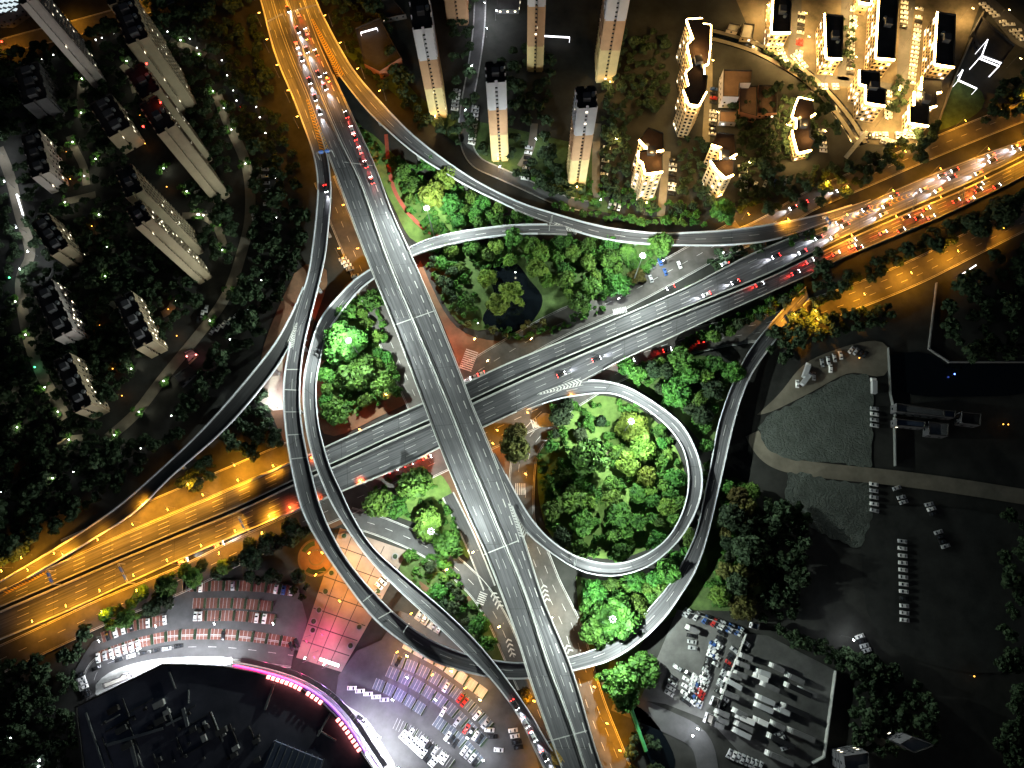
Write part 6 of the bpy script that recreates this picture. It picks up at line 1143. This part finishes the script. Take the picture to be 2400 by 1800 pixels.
for v0 in ((1.2, .5, 1.06, 1.53, .68), (-1.6, -1.1, 1.1, 1.5, .66)):
    FARV.quad((v0[0], -v0[4], v0[2]), (v0[1], -v0[4] * .92, v0[3]), (v0[1], v0[4] * .92, v0[3]), (v0[0], v0[4], v0[2]), mi=1)
def gl(x0, x1, z0, z1, w):
    b = MB(); b.quad((x0, -w, z0), (x1, -w * .92, z1), (x1, w * .92, z1), (x0, w, z0)); b.quad((x0, w, z0 - .03), (x1, w * .92, z1 - .03), (x1, -w * .92, z1 - .03), (x0, -w, z0 - .03)); return b
WS = gl(1.22, .5, 1.06, 1.49, .68).mesh('windscreen', 'glass'); RW = gl(-1.62, -1.1, 1.08, 1.46, .66).mesh('rear_window', 'glass'); WSs = gl(1.28, .52, 1.08, 1.74, .7).mesh('windscreen', 'glass'); RWs = gl(-1.72, -1.16, 1.14, 1.7, .68).mesh('rear_window', 'glass')
b = MB(); b.tube((0, -.11, 0), (0, .11, 0), .32, n=12); WH = b.mesh('wheel', 'tyre')
b = MB(); b.box((0, 0, -.12), .36, .4, .24); HL = b.mesh('headlight', 'e_head'); TL = b.mesh('taillight', 'e_tail'); b = MB(); b.box((0, 0, -.12), .3, .4, .22)
for me, mt in ((HL, 'e_head'), (TL, 'e_tail')): me.materials.clear(); me.materials.append(MATS[mt])
HS = pnt('headlight_beam', 26000, (.9, .94, 1), .3, 44, 1); TS = pnt('taillight_glow', 5000, (1, .03, .02), .3, 60, 1)
CN = {'car_white': 'white', 'car_black': 'black', 'car_silver': 'silver', 'car_red': 'red', 'car_blue': 'blue', 'dull_grey': 'grey'}
NC = 0
def pick(mix): return R.choices(('car_white', 'car_black', 'car_silver', 'car_red', 'car_blue'), mix)[0]
def car(pos, ang, paint, label, group, lights=None, wheels=True):
    global NC
    suv = R.random() < .35; t = thing('car', label, 'car', pos, ang, group); NC += 1
    link('body', CARM[(paint, int(suv))], t); link('windscreen', WSs if suv else WS, t); link('rear_window', RWs if suv else RW, t)
    if wheels:
        for x in (-1.35, 1.4):
            for y in (-.8, .8): link('wheel', WH, t, (x, y, .32))
    if lights:
        for y in (-.66, .66):
            link('headlight', HL, t, (2.2, y, .74)); link('taillight', TL, t, (-2.2, y, .86))
        if lights == 'head': o = link('headlight_beam', HS, t, (2.6, 0, .9)); o.rotation_euler = (0, math.radians(-83), 0)
        else: o = link('taillight_glow', TS, t, (-2.6, 0, .9)); o.rotation_euler = (0, math.radians(80), 0)
MIX = (9, 5, 5, 1.2, 1.2)
SV = {}
def row(p0, p1, n, where, occ=.8, ang=90, mix=MIX, z=.06, mid=None, far=False):
    pts = [p0, mid, p1] if mid else [p0, p1]; e = edge(pts, max(2, n), 0); got = []
    for i in range(n):
        if R.random() > occ: continue
        a = P(*e[max(0, i - 1)], 0); b_ = P(*e[min(len(e) - 1, i + 1)], 0); d = b_ - a; an = math.atan2(d.y, d.x) + math.radians(ang) + R.gauss(0, .03) + (math.pi if R.random() < .4 else 0)
        got.append((e[i], an))
    got.sort(key=lambda g_: g_[0][0] + g_[0][1] * .001); horiz = abs(p1[0] - p0[0]) > abs(p1[1] - p0[1]) * .5
    if not horiz: got.sort(key=lambda g_: g_[0][1])
    for i, (p, an) in enumerate(got):
        pt = pick(mix); q_ = P(*p, z)
        if far:
            mb = SV.setdefault(pt, MB()); c_, s_ = math.cos(an), math.sin(an); src = FARV; n0 = len(mb.v)
            mb.v += [(q_.x + v[0] * c_ - v[1] * s_, q_.y + v[0] * s_ + v[1] * c_, z + v[2]) for v in src.v]; mb.f += [tuple(a_ + n0 for a_ in f_) for f_ in src.f]; mb.uv += src.uv; mb.mi += src.mi; continue
        car((q_.x, q_.y, z), an, pt, f"{CN[pt]} car {where}, {ordn(i)} from {'left' if horiz else 'top'}", 'cars parked ' + where)
# paved bays in groups, with planting beds in between
def bays(pts, groups, per, depth, mat, label, bed=True, fill=.86):
    n = 200; e = edge(pts, n, 4); c = [P(x, y, .09) for x, y in e]; pv = MB(); ln = MB(); bd = MB()
    for g_ in range(groups):
        i0 = int(n * g_ / groups); i1 = int(n * (g_ + fill) / groups) - 1; i1 = min(i1, n - 1); i2 = min(n - 1, int(n * (g_ + 1) / groups))
        def fr(i): d = (c[min(n - 1, i + 1)] - c[max(0, i - 1)]).normalized(); return Vector((-d.y, d.x, 0)) * depth / 2
        for i in range(i0, i1): a, b_ = fr(i), fr(i + 1); pv.quad(c[i] - a, c[i + 1] - b_, c[i + 1] + b_, c[i] + a)
        for j in range(per + 1):
            i = i0 + (i1 - i0) * j // per; a = fr(i); h = Vector((0, 0, .03)); dash_strip(ln, [c[i] - a + h, c[i] + a + h], .16)
        if bed and i2 - i1 > 1:
            m_ = (c[i1] + c[i2]) / 2; d = c[i2] - c[i1]; bd.box((m_.x, m_.y, .02), d.length * .8, depth * .95, .7, math.atan2(d.y, d.x))
    o = pv.build('parking_bays', mat); tag(o, label, 'parking bays', kind='structure'); ln.build('bay_line', 'white_paint', o)
    if bd.v: tag(bd.build('planting_bed', 'leaf_dark'), 'clipped low hedging between ' + label, 'hedging', kind='stuff')
bays(q(7, 1185, 485, 1300, 482, 1450, 478, 1600, 480, 1760, 492, 1910, 518), 8, 3, 5, 'brick_bay', 'top row of red brick bays')
bays(q(7, 1250, 592, 1400, 590, 1560, 593, 1770, 612), 6, 3, 5, 'brick_bay', 'upper island row of red brick bays'); bays(q(7, 1255, 675, 1400, 672, 1560, 675, 1790, 698), 6, 3, 5, 'brick_bay', 'lower island row of red brick bays')
bays(q(7, 640, 940, 780, 885, 950, 835, 1150, 798, 1400, 792, 1650, 810, 1920, 850), 14, 3, 5, 'brick_bay', 'long lower row of red brick bays'); bays(q(7, 660, 815, 780, 765, 900, 730, 1070, 700), 5, 3, 5, 'brick_bay', 'left row of red brick bays')
bays(q(8, 335, 955, 480, 1010, 620, 1085, 760, 1190, 870, 1290, 970, 1400), 9, 3, 5.2, 'blue_bay', 'top curved row of blue bays'); bays(q(8, 300, 1030, 440, 1095, 580, 1180, 700, 1270, 800, 1365, 930, 1500), 9, 3, 5.2, 'blue_bay', 'second curved row of blue bays')
bays(q(8, 215, 1110, 330, 1160, 440, 1225, 540, 1290), 5, 3, 5.2, 'blue_bay', 'short left row of blue bays'); bays(q(8, 610, 1350, 700, 1420, 790, 1500, 900, 1630), 5, 3, 5.2, 'blue_bay', 'short right row of blue bays')
bays(q(8, 410, 850, 520, 910, 640, 975, 760, 1060, 860, 1130, 940, 1190), 8, 3, 5, 'roof_pale', 'pale bays along the ramp foot'); bays(q(8, 490, 660, 570, 715, 650, 765), 4, 3, 5, 'roof_pale', 'pale bays between the two southern ramps')
bays(q(8, 350, 1370, 480, 1440, 590, 1530, 720, 1640), 6, 3, 5.2, 'lot', 'front row of grey bays near the mall')
WMIX = (9, 2, 3, .3, .3)
row(q(7, 650, 825), q(7, 1070, 700), 9, 'in the left row of red brick bays', .75, mix=WMIX, z=.1, mid=q(7, 850, 745)); row(q(7, 640, 945), q(7, 900, 860), 7, 'at the left end of the long brick row', .85, mix=WMIX, z=.1)
row(q(7, 1180, 795), q(7, 1650, 808), 8, 'along the middle of the long brick row', .5, mix=(5, 4, 2, 0, 0), z=.1); row(q(7, 1790, 500), q(7, 1890, 512), 3, 'at the right end of the top brick row', 1, mix=WMIX, z=.1); row(q(7, 1200, 495), q(7, 1510, 480), 4, 'at the left part of the top brick row', .7, mix=WMIX, z=.1)
row(q(7, 1270, 675), q(7, 1300, 675), 2, 'at the left end of the lower island row', 1, mix=(1, 0, 0, 0, 0), z=.1); row(q(7, 1665, 688), q(7, 1715, 692), 2, 'near the right end of the lower island row', 1, mix=(1, 0, 0, 0, 0), z=.1); row(q(7, 1890, 870), q(7, 1925, 850), 2, 'at the right end of the long brick row', 1, mix=(0, 1, 0, 0, 0), z=.1)
row(q(7, 630, 1010), q(7, 1160, 870), 8, 'along the kerb of the bright mall lane', .9, 0, (4, 4, 2, 0, 0), .12, q(7, 860, 930)); row(q(7, 520, 1055), q(7, 565, 1190), 6, 'on the short row left of the mall', 1, mix=(5, 3, 2, 0, 0)); row(q(7, 1095, 605), q(7, 1120, 605), 1, 'alone in the left stub of the brick car park', 1, 0, (1, 0, 0, 0, 0))
row(q(8, 400, 1440), q(8, 620, 1640), 14, 'in the dense front row near the mall', .95, mix=WMIX, z=.1); row(q(8, 450, 1430), q(8, 690, 1620), 12, 'in the second dense row near the mall', .8, mix=WMIX, z=.1)
row(q(8, 610, 1380), q(8, 900, 1640), 12, 'in the short right row of blue bays', .45, mix=(4, 6, 4, 1, 1), z=.1); row(q(8, 330, 1050), q(8, 900, 1470), 20, 'in the second curved row of blue bays', .22, mix=(5, 4, 3, 1, 1), z=.1); row(q(8, 370, 970), q(8, 960, 1400), 20, 'in the top curved row of blue bays', .18, mix=(5, 5, 3, 1, 1), z=.1, mid=q(8, 700, 1150))
row(q(8, 70, 1140), q(8, 280, 1215), 5, 'beside the violet lit lane by the plaza', .9, 20, (6, 1, 2, 2, 0), .07); row(q(8, 130, 1340), q(8, 230, 1450), 3, 'on the floodlit mall forecourt', 1, 10, (2, 2, 0, 0, 0), .16); row(q(8, 1090, 1340), q(8, 1160, 1560), 7, 'beside the bottom ramp foot', .7, 80, (5, 3, 2, 1, 0), .07); row(q(8, 960, 1410), q(8, 1020, 1540), 4, 'at the right tip of the blue car park', .9, 60, (3, 4, 1, 0, 0), .07)
row(q(8, 290, 425), q(8, 245, 480), 3, 'on the plaza below the inner ramp', 1, 90, (1, 0, 0, 0, 0), .14); row(q(8, 480, 640), q(8, 640, 745), 6, 'in the pale bays between the ramps', .5, mix=WMIX, z=.1)
row(q(5, 10, 20), q(5, 90, 130), 6, 'under the flyover beside the orange lamp', .8, 70, WMIX, .09); row(q(5, 1930, 105), q(5, 2110, 20), 9, 'in the pale strip right of the park', .8, 80, WMIX, .11); row(q(5, 2005, 150), q(5, 2190, 60), 3, 'in the lower lane of the park strip', .8, 80, WMIX, .11)
row(q(2, 870, 700), q(2, 845, 930), 10, 'right of the narrow estate lane', .95, 80, WMIX, far=True); row(q(2, 750, 590), q(2, 730, 760), 8, 'left of the narrow estate lane', .75, 80, WMIX, far=True); row(q(2, 1215, 960), q(2, 1190, 1160), 7, 'in the court left of the third tower', .8, 85, WMIX)
row(q(2, 1720, 960), q(2, 1690, 1260), 8, 'in the court right of the third tower', .85, 85, WMIX); row(q(2, 2150, 1010), q(2, 2140, 1260), 9, 'right of the nearest zigzag tower', .9, 85, WMIX); row(q(2, 1740, 1330), q(2, 1800, 1345), 3, 'near the white lamp by the ramp hedge', 1, 90, (2, 0, 1, 0, 0))
row(q(3, 200, 580), q(3, 190, 900), 12, 'left of the white walled school', .85, 85, (5, 3, 3, 2, 1), far=True); row(q(3, 395, 1090), q(3, 395, 1240), 7, 'in the court below the middle zigzag tower', .95, 85, WMIX, far=True); row(q(3, 470, 1200), q(3, 660, 1180), 4, 'on the lane below the zigzag towers', .8, 60, WMIX)
row(q(3, 770, 90), q(3, 750, 390), 13, 'in the first car column of the glowing estate', .9, 85, (6, 3, 5, 1, 1), .05, far=True); row(q(3, 1090, 220), q(3, 1085, 480), 11, 'in the second car column of the glowing estate', .9, 85, (6, 3, 5, 1, 1), .05, far=True); row(q(3, 1340, 60), q(3, 1320, 400), 9, 'in the middle court of the glowing estate', .9, 85, far=True)
row(q(3, 1435, 20), q(3, 1430, 180), 6, 'in the third car column of the glowing estate', .9, 85, (6, 3, 5, 1, 1), .05, far=True); row(q(3, 1535, 60), q(3, 1480, 540), 18, 'in the fourth car column of the glowing estate', .9, 85, (6, 3, 5, 2, 1), .05, far=True); row(q(3, 880, 565), q(3, 1000, 565), 6, 'on the cross street of the glowing estate', .9, 90, WMIX, .05, far=True); row(q(3, 1290, 910), q(3, 1390, 940), 6, 'at the lower gate of the glowing estate', .9, 90, WMIX, .05, far=True)
row(q(3, 2020, 70), q(3, 2170, 200), 8, 'in the strip across the top right corner', .6, 60, WMIX, .1, far=True)
row(q(4, 1340, 345), q(4, 1290, 410), 3, 'left of the estate path by the belt', 1, 30, WMIX, far=True); row(q(4, 1560, 380), q(4, 1380, 490), 6, 'right of the estate path by the belt', .8, 30, WMIX, far=True); row(q(1, 1650, 1360), q(1, 1660, 1420), 3, 'on the estate path near the curved ramp', 1, 90, (3, 0, 1, 0, 0), far=True); row(q(1, 1720, 1100), q(1, 1740, 1460), 9, 'in the dim bays beside the estate path', .7, 85, (2, 4, 3, 0, 0), far=True)
row(q(6, 740, 830), q(6, 955, 730), 3, 'in the front of the pale sandy yard', 1, 60, (3, 0, 2, 0, 0), .08); row(q(6, 900, 695), q(6, 1020, 645), 4, 'in a row at the top of the sandy yard', 1, 70, (3, 0, 2, 0, 0), .08); row(q(6, 1090, 610), q(6, 1180, 640), 4, 'in the corner of the sandy yard', 1, 70, (3, 1, 2, 0, 0), .08, far=True)
row(q(6, 1235, 1480), q(6, 1240, 1650), 5, 'in the column below the sandy track', 1, 85, (3, 0, 2, 0, 0), far=True); row(q(9, 1420, 190), q(9, 1435, 700), 12, 'in the long dim column of the far right yard', .8, 90, (3, 1, 3, 0, 0), far=True); row(q(6, 1240, 990), q(6, 1240, 1100), 4, 'in the dim column beside the furrowed field', 1, 90, (2, 1, 2, 0, 0), far=True)
for a, b_, n_, w_ in ((q(9, 30, 1040), q(9, 10, 1220), 5, 'in the first column of the packed yard half'), (q(9, 100, 1080), q(9, 60, 1230), 5, 'in the second column of the packed yard half'), (q(9, 165, 1030), q(9, 90, 1240), 9, 'in the third column of the packed yard half'), (q(9, 230, 850), q(9, 170, 980), 6, 'in the upper column of the packed yard half')):
    row(a, b_, n_, w_, .95, 70, (3, 4, 3, 1, 1), .07, far=True)
NPARK = NC
ZD = lambda x, y: (1200 + x * .5425, 900 + y * .5425)
for a, b_, n_ in ((ZD(712, 1225), ZD(678, 1335), 6), (ZD(795, 1265), ZD(755, 1375), 9), (ZD(832, 1255), ZD(800, 1385), 9), (ZD(872, 1125), ZD(835, 1255), 9), (ZD(905, 1075), ZD(872, 1205), 6), (ZD(770, 1060), ZD(780, 1140), 4), (ZD(960, 1150), ZD(890, 1330), 14), (ZD(1010, 1120), ZD(900, 1400), 14)): row(a, b_, n_, 'x', .9, 78, (2, 5, 3, .3, .6), .08, far=True)
row(ZD(745, 985), ZD(985, 1070), 20, 'x', .8, 70, (2, 3, 3, .6, .6), .08, far=True); row(ZD(900, 1580), ZD(1070, 1650), 10, 'x', .9, 80, (2, 3, 3, 0, 0), .05, far=True)
for i_, p_ in enumerate(((1150, 1510), (1500, 1090), (1660, 450), (1800, 520), (1840, 640))): row(ZD(*p_), ZD(p_[0] + 30, p_[1] + 60), 4, 'x', .9, 85, (2, 2, 3, 0, 0), .06, far=True)
row(q(3, 380, 1080), q(3, 400, 1240), 6, 'x', .9, 85, WMIX, .05, far=True); row(q(3, 900, 850), q(3, 910, 980), 6, 'x', .9, 85, WMIX, .05, far=True); row(q(3, 600, 250), q(3, 660, 400), 7, 'x', .9, 85, WMIX, .05, far=True); row(q(3, 720, 360), q(3, 790, 440), 5, 'x', .9, 85, WMIX, .05, far=True); row(q(3, 1160, 880), q(3, 1500, 880), 16, 'x', .8, 90, WMIX, .05, far=True); row(q(3, 1330, 600), q(3, 1330, 760), 8, 'x', .9, 85, WMIX, .05, far=True); row(q(3, 1400, 560), q(3, 1420, 660), 6, 'x', .9, 85, WMIX, .05, far=True); row(q(3, 1110, 30), q(3, 1100, 180), 8, 'x', .9, 85, WMIX, .05, far=True)
row(q(3, 1920, 10), q(3, 2200, 260), 14, 'x', .8, 60, WMIX, .1, far=True)
# lorries
def lorry_mesh(L, paint):
    b = MB(); b.box((-1.1, 0, .9), L - 2.2, 2.4, 2.6 if L < 10 else 2.9, mi=0); b.box((0, 0, .55), L * .98, 1.1, .35, mi=1); return b.mesh('cargo_box', [paint, 'metal_dark'])
LM = {(L, p): lorry_mesh(L, p) for L in (7, 9, 13) for p in ('car_white', 'car_silver', 'car_blue', 'car_red', 'dull_grey', 'car_black')}
def cab(L, p):
    b = MB(); x0 = L / 2 - 2.1; b.prism([(0, 0)], 0, 0) if 0 else None
    pr = [(0, .5), (0, 2.5), (.35, 2.75), (1.35, 2.7), (1.9, 1.6), (2.0, .5)]
    A = [Vector((x0 + x, -1.15, z)) for x, z in pr]; B = [Vector((x0 + x, 1.15, z)) for x, z in pr]
    for i in range(len(pr)): b.quad(A[i], A[(i + 1) % len(pr)], B[(i + 1) % len(pr)], B[i])
    b.poly(A[::-1]); b.poly(B); return b.mesh('cab', p)
CB = {(L, p): cab(L, p) for L in (7, 9, 13) for p in ('car_white', 'car_blue', 'car_red')}
def lorry(px, py, ang, L, paint, cp, label, lk='lorries in the yard'):
    p = P(px, py, 1.5); p.z = .08; t = thing('lorry', label, 'lorry', p, ang, lk); link('cargo_box', LM[(L, paint)], t); link('cab', CB[(L, cp)], t)
    w = link('windscreen', WS, t, (L / 2 - 1.45, 0, .95)); w.scale = (.75, 1.35, 1)
    for x in (-L * .32, L * .36):
        for y in (-.95, .95): o = link('wheel', WH, t, (x, y, .45)); o.scale = (1.45, 1.6, 1.45)
la = math.atan2(P(*q(9, 600, 1000)).y - P(*q(9, 690, 1040)).y, P(*q(9, 600, 1000)).x - P(*q(9, 690, 1040)).x)
LS = [(400, 935, 7), (380, 985, 7), (365, 1050, 7), (330, 1060, 7), (320, 1110, 9), (300, 1180, 9), (605, 1005, 7), (515, 1040, 7), (500, 1070, 7), (560, 1130, 9), (720, 1075, 9), (740, 1150, 13), (800, 1165, 9), (530, 1215, 9), (520, 1265, 9), (250, 1300, 7), (245, 1345, 7), (215, 1375, 7), (400, 1340, 9), (390, 1385, 9), (375, 1430, 9), (365, 1300, 7), (500, 1355, 7), (640, 1285, 7), (720, 1280, 13), (630, 1480, 13), (620, 1590, 13), (760, 1440, 13), (610, 1380, 7), (60, 760, 7)]
ys = sorted(range(len(LS)), key=lambda i: LS[i][0])
for j, i in enumerate(ys):
    x, y, L = LS[i]; pt = R.choice(('car_white', 'car_silver', 'dull_grey', 'dull_grey', 'dull_grey')) if L < 13 else ('car_red' if j == 20 else R.choice(('dull_grey', 'dull_grey', 'car_black'))); cp = R.choice(('car_white', 'car_blue', 'car_white')) if L > 9 else 'car_white'
    lorry(*q(9, x, y), la + R.gauss(0, .03), L, pt, cp, f"{'long ' if L == 13 else 'short ' if L == 7 else ''}{CN[pt]} bodied lorry in the yard, {ordn(j)} of {len(LS)} from the left")
for i, p in enumerate(q(6, 1235, 840, 800, 740, 800, 795)): lorry(*p, 1.4 + i * -.3, 9, 'car_silver', 'car_white', ['pale lorry standing at the edge of the furrowed field', 'dark shadowed lorry at the top of the sandy yard', 'lorry standing alone in the front of the sandy yard'][i])
allv = MB(); mts = []
for pt, mb in SV.items():
    n0 = len(allv.v); allv.v += mb.v; allv.f += [tuple(a_ + n0 for a_ in f_) for f_ in mb.f]; allv.uv += mb.uv; allv.mi += [len(mts) + 0 if m_ == 0 else 5 for m_ in mb.mi]; mts.append(pt)
while len(mts) < 5: mts.append('car_black')
tag(allv.build('parked_cars', mts + ['glass']), 'the many small parked cars crowding the distant estates and dim yards', 'cars', kind='stuff')
# moving traffic, lamps lit
def traffic(pts, n, zf, lights, where, group, rev=False, mix=(1, 8, 4, 0, 0), jit=6):
    e = edge(pts, 200, 4); ps = []
    for i in range(n):
        f = min(.985, max(.01, (i + .5 + R.uniform(-.35, .35)) / n)); ps.append(f)
    for i, f in enumerate(sorted(ps)):
        j = int(f * 198); z = zf(f, *e[j]); a, b_ = P(*e[j], z), P(*e[j + 1], z); d = b_ - a; an = math.atan2(d.y, d.x) + (math.pi if rev else 0); pt = pick(mix)
        car((a.x, a.y, z + .02), an, pt, f"{CN[pt]} car driving {where}, {ordn(i)} from {'top' if abs(pts[0][1] - pts[-1][1]) > abs(pts[0][0] - pts[-1][0]) else 'left'}", group, lights)
ns = lambda f, x, y: NSZ
for a in TRAFFIC: traffic(*a[:6], **(a[6] if len(a) > 6 else {}))
SUN_EL, SUN_AZ, SUN_E, SKY = 14, 18, .15, .009
# ------------------------------------------------------------ world, sun, render settings
w = bpy.data.worlds.new('World'); sc.world = w; w.use_nodes = True; nt = w.node_tree
sky = nt.nodes.new('ShaderNodeTexSky'); sky.sky_type = 'NISHITA'; sky.sun_disc = False; sky.sun_elevation = math.radians(SUN_EL); sky.sun_rotation = math.radians(180 - SUN_AZ)
nt.links.new(sky.outputs['Color'], nt.nodes['Background'].inputs['Color']); nt.nodes['Background'].inputs['Strength'].default_value = SKY
sl = bpy.data.lights.new('city_glow_sun', 'SUN'); sl.energy = SUN_E; sl.angle = math.radians(.5); sl.color = (1, .93, .86); so = bpy.data.objects.new('city_glow_sun', sl); col.objects.link(so)  # low sun lamp added in place of city glow on the walls
e, a = math.radians(SUN_EL), math.radians(SUN_AZ); sd = Vector((math.sin(a) * math.cos(e), -math.cos(a) * math.cos(e), math.sin(e))); so.rotation_euler = sd.to_track_quat('Z', 'Y').to_euler()
so.location = (0, -300, 300)
sc.view_settings.view_transform = 'Standard'; sc.view_settings.look = 'None'; sc.view_settings.exposure = 0; sc.view_settings.gamma = 1
sc.render.engine = 'CYCLES'; cy = sc.cycles; cy.use_denoising = True; cy.denoiser = 'OPENIMAGEDENOISE'; cy.max_bounces = 4; cy.diffuse_bounces = 2; cy.glossy_bounces = 2; cy.use_light_tree = True; cy.sample_clamp_indirect = 4; cy.caustics_reflective = False; cy.caustics_refractive = False
cy.use_adaptive_sampling = True; cy.adaptive_threshold = 0.01
